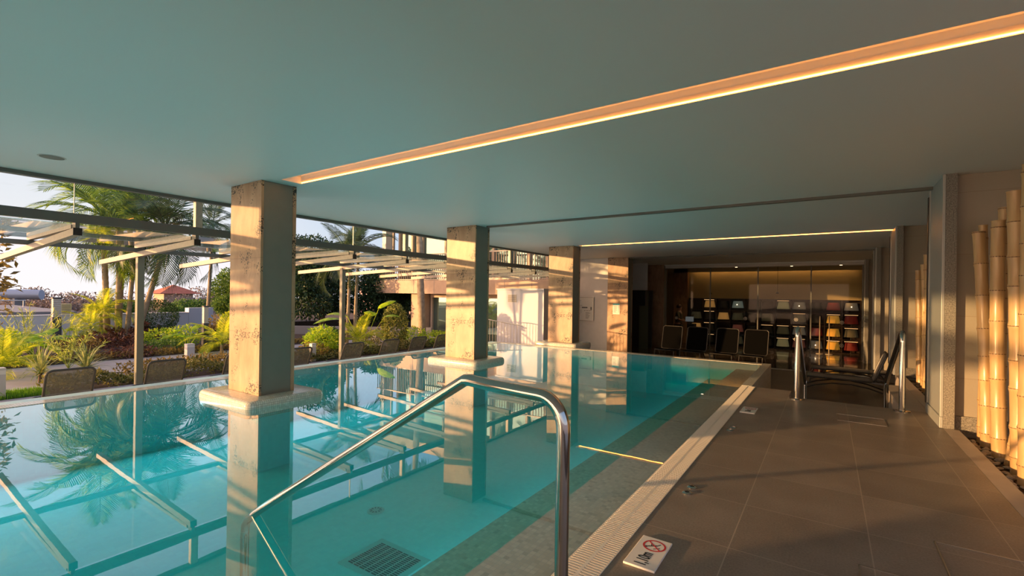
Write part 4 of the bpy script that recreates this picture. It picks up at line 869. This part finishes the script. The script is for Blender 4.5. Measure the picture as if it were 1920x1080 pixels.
strap((-12.1, 2.35, TZ+.01), 80, .62, 'spiky', 'spiky strap leaved plant left of the first chair back', stem=.15, seed=2)
strap((-11.9, 2.95, TZ+.01), 70, .60, 'spiky', 'spiky pale green plant above the first chair back', stem=.2, seed=3)
strap((-11.1, 1.5, TZ-.02), 60, .5, 'lime', 'bright green strap leaved plant at the left edge', stem=.05, seed=4)
# broad leaved plants
def broad(loc, n, L1, W1, m, lab, h=.4, seed=1, name='broad_leaf_plant', grp='broad leaved plants'):
    q = random.Random(seed); t = empty(name, loc, lab, 'leafy plant', grp); st = B()
    for i in range(n):
        az = i*2.4+q.uniform(-.4, .4); sp = h*q.uniform(.25, .6); base = Vector((0, 0, 0)); tip = Vector((math.cos(az)*sp, math.sin(az)*sp, h*q.uniform(.7, 1.15))); st.tube([base, tip*.5+Vector((0, 0, .04)), tip], 0.008, 5)
        d = Vector((math.cos(az), math.sin(az), q.uniform(.1, 1.0))).normalized(); s = Vector((-math.sin(az), math.cos(az), 0)); p = tip.copy(); vs = []; NL = 7; LL = L1*q.uniform(.7, 1.1)
        for k in range(NL+1):
            tt = k/NL; w = W1*.5*math.sin(PI*min(1, tt*.93+.07))**.75*q.uniform(.95, 1.05); n_ = d.cross(s)*-1; vs += [p-s*w+n_*w*.3, p.copy(), p+s*w+n_*w*.3]; p = p+d*LL/NL; d = (d+Vector((0, 0, -.16))).normalized()
        B().add(vs, [f for k in range(NL) for f in ((3*k, 3*k+1, 3*k+4, 3*k+3), (3*k+1, 3*k+2, 3*k+5, 3*k+4))]).build('leaf', LM[m], t, smooth=True)
    st.build('stalks', LM['lime'], t); return t
broad((-15.4, 2.45, BZ), 12, .55, .34, 'banana', 'big leaved yellow green plant at the left edge behind the bollard', .55, 1)
broad((-15.9, 3.0, BZ), 9, .5, .30, 'banana', 'big leaved plant beside the left bollard', .5, 2)
broad((-19.8, 4.5, BZ), 5, .5, .28, 'banana', 'small plant with two broad lime leaves right of the left bollard', .5, 3)
broad((-14.9, 5.85, BZ), 7, .5, .26, 'banana', 'broad leaved plant above the low lamp box in the middle of the garden', .55, 4)
broad((-11.75, 9.35, TZ-.02), 5, .75, .40, 'banana', 'tall banana leaf plant right of the second canopy post', 1.25, 5)
broad((-15.2, 2.1, BZ), 8, .5, .3, 'lime', 'broad leaved plant low at the left edge of the garden', .3, 6)
# feathery shrub, bushes
def feather(loc, n, h, lab, seed=1):
    q = random.Random(seed); t = empty('feathery_shrub', loc, lab, 'shrub'); b = B(); s = B()
    for i in range(n):
        az = q.uniform(0, 6.28); e = math.radians(q.uniform(40, 85)); d = Vector((math.cos(az)*math.cos(e), math.sin(az)*math.cos(e), math.sin(e))); L1 = h*q.uniform(.7, 1.05); pts = [d*L1*k/8+Vector((0, 0, -.1*(k/8)**2*L1)) for k in range(9)]; s.tube(pts, 0.006, 4)
        for k in range(30):
            u = q.uniform(.25, 1.0)*8; j = min(int(u), 7); p = pts[j].lerp(pts[j+1], u-j); dd = d+rv()*1.1; leaf_quad(b, p, dd, rv(), .16*h*q.uniform(.5, 1), .014)
    b.build('foliage', LM['feather'], t); s.build('stems', LM['feather'], t)
feather((-17.4, 3.15, BZ), 16, 1.5, 'tall feathery pale green shrub left of the first bollard', 3)
feather((-13.7, 3.1, BZ-.01), 14, 1.1, 'feathery pale plant in front of the left bollard', 4)
bush('clipped_ball_bush', (-20.1, 6.97, BZ), (.60, .60, .60), 5200, .055, 'topiary', 'dark clipped ball shaped bush right of the first canopy post', 'topiary', trunk=.05, lift=.78)
bush('cone_bush', (-11.9, 10.75, TZ-.02), (.40, .40, .70), 2600, .085, 'cone', 'conical bush with gold and dark leaves in front of the building', 'topiary', lift=.72, trunk=.03)
GB = 'low bushes in the garden beds'
for i, (x, y, rx, rz_, m, n, sz, lab) in enumerate((
    (-19.2, 5.6, .9, .22, 'brown', 900, .12, 'low brown leaved plants at the foot of the palm clump'), (-18.0, 4.9, .8, .18, 'brown', 700, .12, 'dark brown ground plants left of the first canopy post'),
    (-17.6, 6.2, .55, .25, 'lime', 700, .09, 'yellow flowering low bush right of the first canopy post'), (-17.0, 6.6, .5, .30, 'lime', 700, .09, 'bright green low bush under the ball shaped bush'),
    (-15.7, 5.6, .5, .16, 'mid', 600, .08, 'dark green low hedge plants by the garden path'), (-16.6, 3.9, .5, .22, 'bronze', 600, .08, 'bronze low plants beside the left bollard base'),
    (-16.3, 7.3, .5, .45, 'bronze', 700, .10, 'orange tinted bush beside the second bollard'), (-19.5, 6.25, .18, .32, 'brown', 200, .16, 'red leaved plant between the palm trunks'),
    (-11.6, 7.85, .42, .40, 'lime', 1200, .10, 'bright green bush right of the nearest column'), (-11.9, 8.35, .35, .36, 'mid', 800, .10, 'green bush left of the second canopy post'),
    (-11.3, 7.4, .35, .22, 'bronze', 700, .07, 'bronze low bush behind the fourth chair'), (-11.2, 12.0, .6, .25, 'lime', 900, .08, 'yellow green bush before the building'),
    (-11.8, 11.5, .45, .30, 'lime', 800, .08, 'lime bush at the foot of the cone bush'), (-12.9, 10.6, .6, .25, 'cover', 800, .08, 'low mixed plants around the small lamp'),
    (-16.9, 2.2, .8, .35, 'lime', 1100, .12, 'leafy lime bush behind the feathery shrub'), (-14.9, 4.6, .5, .14, 'brown', 500, .09, 'dark low plants at the edge of the path'))):
    z0 = BZ if x < -14.6 else TZ+.01 if x < -11.45 else TZ-.02
    bush('low_bush', (x, y, z0), (rx, rx*1.1, rz_), n, sz, m, lab, 'bush', GB)
# ground cover strips and grass: uncountable
b = B()
for _ in range(9000):
    x = g.uniform(-11.4, -10.7); y = g.uniform(2.2, 13.0); h = .20+.08*math.sin(y*3.1)+.05*math.sin(y*7.7+x*3)
    leaf_quad(b, Vector((x, y, TZ-.02+h*g.random()**.5)), rv()+Vector((0, 0, .6)), rv(), g.uniform(.05, .10), g.uniform(.03, .05))
tag(b.build('ground_cover', LM['cover']), 'bronze green ground cover in the bed beside the terrace', 'ground cover', kind='stuff')
b = B()
for _ in range(6000):
    x = g.uniform(-15.2, -14.6); y = g.uniform(-1, 11.0); leaf_quad(b, Vector((x, y, BZ+.12*g.random())), rv()+Vector((0, 0, .6)), rv(), g.uniform(.05, .10), g.uniform(.03, .05))
for _ in range(2500):
    x = g.uniform(-12.6, -11.5); y = g.uniform(3.1, 6.5)
    if (x+12.05)**2/.3+(y-5.0)**2/2.6 < 1: leaf_quad(b, Vector((x, y, TZ+.01+.2*g.random())), rv()+Vector((0, 0, .6)), rv(), g.uniform(.05, .10), g.uniform(.03, .05))
tag(b.build('ground_cover', LM['bronze']), 'reddish low ground cover along the far side of the path', 'ground cover', kind='stuff')
b = B()
for _ in range(9000):
    x = g.uniform(-11.4, -10.66); y = g.uniform(-1.0, 2.2); d = Vector((g.uniform(-.3, .3), g.uniform(-.3, .3), 1)); leaf_quad(b, Vector((x, y, TZ-.02)), d, rv(), g.uniform(.05, .11), .008)
tag(b.build('grass', LM['grass']), 'short bright green grass at the left end of the bed', 'grass', kind='stuff')
# trees
def blobs(c, R, n, q, k=7, zs=.8):
    rr = random.Random(q); return [(c[0], c[1], c[2], R*.8, R*.8, R*zs, n)]+[(c[0]+rr.uniform(-R, R)*.8, c[1]+rr.uniform(-R, R)*.8, c[2]+rr.uniform(-.6, .9)*R*zs, R*.5, R*.5, R*.42, n//3) for _ in range(k)]
tree((-19.9, 13.4, -.75), blobs((0, 0, 2.6), 1.9, 4200, 1), .17, 'dark', 'dense dark evergreen tree right of the nearest column', 2.0, .16)
tree((-17.8, 15.2, -.75), blobs((0, 0, 2.0), 1.5, 2600, 2), .16, 'dark', 'dense dark evergreen tree behind the second canopy post', 1.6, .14)
tree((-22.6, 12.6, -.75), blobs((0, 0, 3.4), 1.4, 2000, 5), .17, 'dark', 'taller dark tree with a ragged top seen through the upper panes', 2.6, .16)
tree((-24.2, 11.5, -.75), blobs((0, 0, 2.0), 1.3, 2400, 3), .15, 'mid', 'leafy green tree at the left side of the nearest column', 1.6, .12)
tree((-21.9, 10.9, -.75), blobs((0, 0, 1.5), .9, 1500, 4), .13, 'mid', 'rounded green tree directly behind the nearest column', 1.0, .10)
tree((-20.5, 18.8, -.75), blobs((0, 0, 1.6), 1.2, 1500, 6), .16, 'mid', 'bluish green tree seen between the cone bush and the building', 1.4, .12)
for i, (x, y, R, z, lab) in enumerate(((-52, 10.5, 3.0, -.6, 'distant pinkish tree on the slope left of the palm clump'), (-53, 14.5, 3.2, -.7, 'distant brownish tree on the slope behind the palm clump'), (-50, 19.5, 2.8, -.7, 'distant tree below the red roofed house'),
    (-52, 24.0, 3.4, -.2, 'distant tree right of the red roofed house'), (-36, 10.2, 1.3, -.1, 'distant green tree behind the white garden wall'), (-36, 13.8, 1.6, -.1, 'distant green tree behind the ball shaped bush'), (-34, 17.5, 1.9, 0.0, 'distant green tree left of the nearest column'))):
    tree((x, y, -1.0), blobs((0, 0, 0.8+z), R, 2000, 20+i, zs=.36), .22 if i < 4 else .18, 'distant' if i < 4 else 'mid', lab, 1.0, .12, 'distant trees')
# near branch with bronze leaves at the left edge
t = empty('bronze_leaf_tree', (-13.9, 1.2, TZ-.02), 'leafy tree with bronze leaves reaching in from the left edge', 'tree'); s = B(); b = B(); q = random.Random(4)
s.tube([(0, 0, 0), (0, .1, 1.0), (0, .3, 1.9), (0.1, .4, 2.6)], [.07, .06, .05, .03], 8)
for i in range(22):
    st = Vector((0, .1+.02*i, .9+.085*i)); e = st+Vector((q.uniform(-.3, .5), q.uniform(.45, .95)*(1.0-.015*i), q.uniform(-.15, .45))); mid = st.lerp(e, .5)+Vector((0, 0, .08)); s.tube([st, mid, e], [.015, .01, .005], 5)
    for k in range(16):
        p = mid.lerp(e, q.uniform(0, 1.1))+rv()*.05; d = rv()+Vector((0, .3, -.1)); leaf_quad(b, p, d, rv(), q.uniform(.10, .18), q.uniform(.05, .08))
b.build('foliage', LM['bronze'], t); s.build('trunk', 'wood', t)

# ---- bollards and lamp boxes
def bollard(loc, h, w, lab, short=False):
    t = empty('bollard_lamp', loc, lab, 'bollard light', 'garden bollard lights')
    if not short:
        B().box(-w/2, w/2, -w/2, w/2, 0, h*.62).build('post', 'darkpost', t, bevel=.004)
        B().box(-w*.42, w*.42, -w*.42, w*.42, h*.62+.001, h*.97).build('lamp_head', 'lightgrey', t)
        for k in range(9): B().box(-w*.5, w*.5, -w*.5, w*.5, h*(.65+k*.036), h*(.655+k*.036)).build('louvre', 'steel', t)
        B().box(-w/2, w/2, -w/2, w/2, h*.971, h).build('cap', 'darkpost', t)
    else:
        B().box(-w/2, w/2, -w/2, w/2, 0, h*.80).build('post', 'lightgrey', t, bevel=.004); B().box(-w*.49, w*.49, -w*.49, w*.49, h*.801, h*.93).build('lamp_head', 'lens', t); B().box(-w/2, w/2, -w/2, w/2, h*.931, h).build('cap', 'lightgrey', t)
bollard((-18.46, 3.9, BZ), 1.48, .20, 'tall square bollard light with a louvred head, left of the palm clump')
bollard((-14.75, 6.24, BZ), 1.30, .13, 'tall square bollard light with a louvred head, left of the nearest column')
bollard((-13.33, 5.29, TZ+.01), .40, .17, 'short square lamp box on the path behind the second chair', True)
bollard((-10.9, 1.62, TZ-.02), .50, .18, 'short square lamp box cut by the left edge of the picture', True)
bollard((-10.95, 7.15, TZ-.02), .46, .12, 'short square lamp box just left of the second canopy post', True)
bollard((-13.0, 10.9, TZ+.01), .36, .17, 'small pale lamp box before the grey retaining wall', True)
# ---- roofs beyond
t = empty('storage_tank', (-42.0, 6.5, -.1), 'large blue grey horizontal tank on the roof at the left edge', 'tank'); B().tube([(-3.6, -3.5, 1.05), (0.4, 1.6, 1.05)], .32, 24).build('cylinder', 'tank', t, smooth=True)
for k in range(2): b = B(); b.bar((-2.3+2*k, -1.8+2.5*k, 0), (-2.3+2*k, -1.8+2.5*k, .8), .8, .12, (1, 1, 0)); b.build('support', 'exgrey', t)
t = empty('flat_roof', (-34, 3, -.2), 'low grey flat roof with pipes behind the white garden wall', 'roof'); B().box(-6, 6, -8, 3.6, 0, .55).build('parapet', 'exgrey', t)
b = B(); b.tube([(-2, -8, .9), (-2, 3.4, .9)], .03, 6); [b.tube([(-2, y, .55), (-2, y, .9)], .02, 5) for y in (-6, -4, -2, 0, 2, 3.3)]; b.build('pipe_rail', 'lightgrey', t)
t = empty('air_conditioner', (-21.2, 4.7, .491), 'cream slatted box standing on the white garden wall', 'ventilation box'); B().box(-.12, .12, -.13, .13, 0, .36).build('casing', mat('cream_metal', (.75, .68, .42), .5), t); b = B(); [b.box(.1201, .126, -.11, .11, .04+k*.035, .05+k*.035) for k in range(9)]; b.build('slats', 'greyink', t)
t = empty('red_roofed_house', (-52.0, 19.2, -1), 'distant house with a red pyramid roof', 'house'); B().box(-1.2, 1.2, -1.2, 1.2, 0, 2.05).build('walls', 'beigeclad', t); B().add([(-1.7, -1.7, 2.05), (1.7, -1.7, 2.05), (1.7, 1.7, 2.05), (-1.7, 1.7, 2.05), (0, 0, 2.9)], [(0, 3, 2, 1), (0, 1, 4), (1, 2, 4), (2, 3, 4), (3, 0, 4)]).build('roof', 'rooftile', t)
tag(B().box(-3.5, 3.5, -.2, .2, -1, 2.2).build('pink_wall', 'pink', loc=(-25.0, 22.5, 0)), 'distant pinkish wall between the trees and the building', 'wall')

# ---- the neighbouring wing
Yb = 14.5; t = empty('neighbouring_building', (-14, Yb, -.75), 'beige clad two storey building wing beyond the garden', 'building'); Ob = Vector((-14, Yb, -.75))
def bb(x0, x1, y0, y1, z0, z1, name, m): return B().box(x0-Ob.x, x1-Ob.x, y0-Ob.y, y1-Ob.y, z0-Ob.z, z1-Ob.z).build(name, m, t)
bb(-17.34, -7.95, Yb, Yb+5, 1.36, 1.93, 'floor_slab', 'beigeclad')
for x in (-16.1, -14.9, -13.7, -12.5, -11.3, -10.1, -8.9): bb(x-.008, x+.008, Yb-.004, Yb-.0005, 1.37, 1.92, 'cladding_joint', 'exgrey')
for x0, x1 in ((-15.34, -14.62), (-10.62, -10.22)): bb(x0, x1, Yb+.3, Yb+1.0, -.75, 1.359, 'pillar', 'beigeclad')
bb(-14.55, -10.65, Yb+.8, Yb+.9, -.75, 1.2, 'ground_floor_glazing', 'darkglass'); bb(-10.2, -7.95, Yb+.6, Yb+.8, -.75, 1.359, 'wall', 'beigeclad')
for x in (-14.5, -13.35, -12.95, -11.9): bb(x-.05, x+.05, Yb+.7, Yb+.795, -.74, 1.2, 'door_frame', 'pergola')
bb(-14.55, -10.65, Yb+.68, Yb+.9, 1.201, 1.358, 'lintel', 'beigeclad')
bb(-16.95, -7.95, Yb+1.0, Yb+1.05, 1.931, 4.9, 'upper_glazing', 'darkglass')
for x in (-17.25, -16.8, -15.95, -15.45, -15.3, -13.9, -13.0, -12.6, -11.3, -10.5, -9.6, -8.8): bb(x-.045, x+.045, Yb+.88, Yb+.995, 1.931, 4.9, 'mullion', 'beigeclad')
bb(-17.3, -17.05, Yb+.3, Yb+.7, 1.931, 4.9, 'corner_pillar', 'lightgrey'); bb(-17.6, -7.95, Yb-.2, Yb+5, 4.901, 5.3, 'roof_slab', 'beigeclad')
b = B(); x = -17.2
while x < -8.0: b.box(x-.011-Ob.x, x+.011-Ob.x, .05, .075, 1.931-Ob.z, 3.0-Ob.z); x += .115
b.build('balusters', mat('baluster_brown', (.16, .11, .09), .5), t); bb(-17.25, -7.96, Yb+.03, Yb+.09, 3.0, 3.05, 'top_rail', 'pergola'); bb(-17.25, -7.96, Yb+.045, Yb+.08, 1.95, 1.98, 'bottom_rail', 'pergola')
t = empty('service_cabin', (-9.85, 13.7, TZ), 'white rendered service cabin right of the middle column, outside', 'outbuilding')
B().box(0, 1.93, 0, .7, -.34, 1.93).build('walls', 'exwhite', t); B().box(-.03, 1.94, -.03, .7, 1.931, 1.98).build('cap', 'exwhite', t)
v = B().box(.46, .83, -.012, -.0005, 1.50, 1.77).build('vent', 'lightgrey', t); b = B(); [b.box(.48, .81, -.016, -.0125, 1.52+k*.035, 1.535+k*.035) for k in range(7)]; b.build('louvres', 'greyink', v)
t = empty('terrace_railing', (-10.9, 12.5, TZ), 'thin metal railing at the end of the terrace before the white cabin', 'railing')
b = B(); b.tube([(0, 0, .95), (1.5, 0, .93), (2.9, 0, .78)], .016, 6); b.build('top_rail', 'steel', t); b = B(); b.tube([(0, 0, .10), (2.9, 0, .08)], .012, 6); b.build('bottom_rail', 'steel', t)
for k in range(24): x = .06+k*.12; B().tube([(x, 0, .02 if k % 6 == 0 else .10), (x, 0, .93 if x < 1.5 else .93-.15*(x-1.5)/1.4)], .008, 5).build('baluster', 'steel', t)
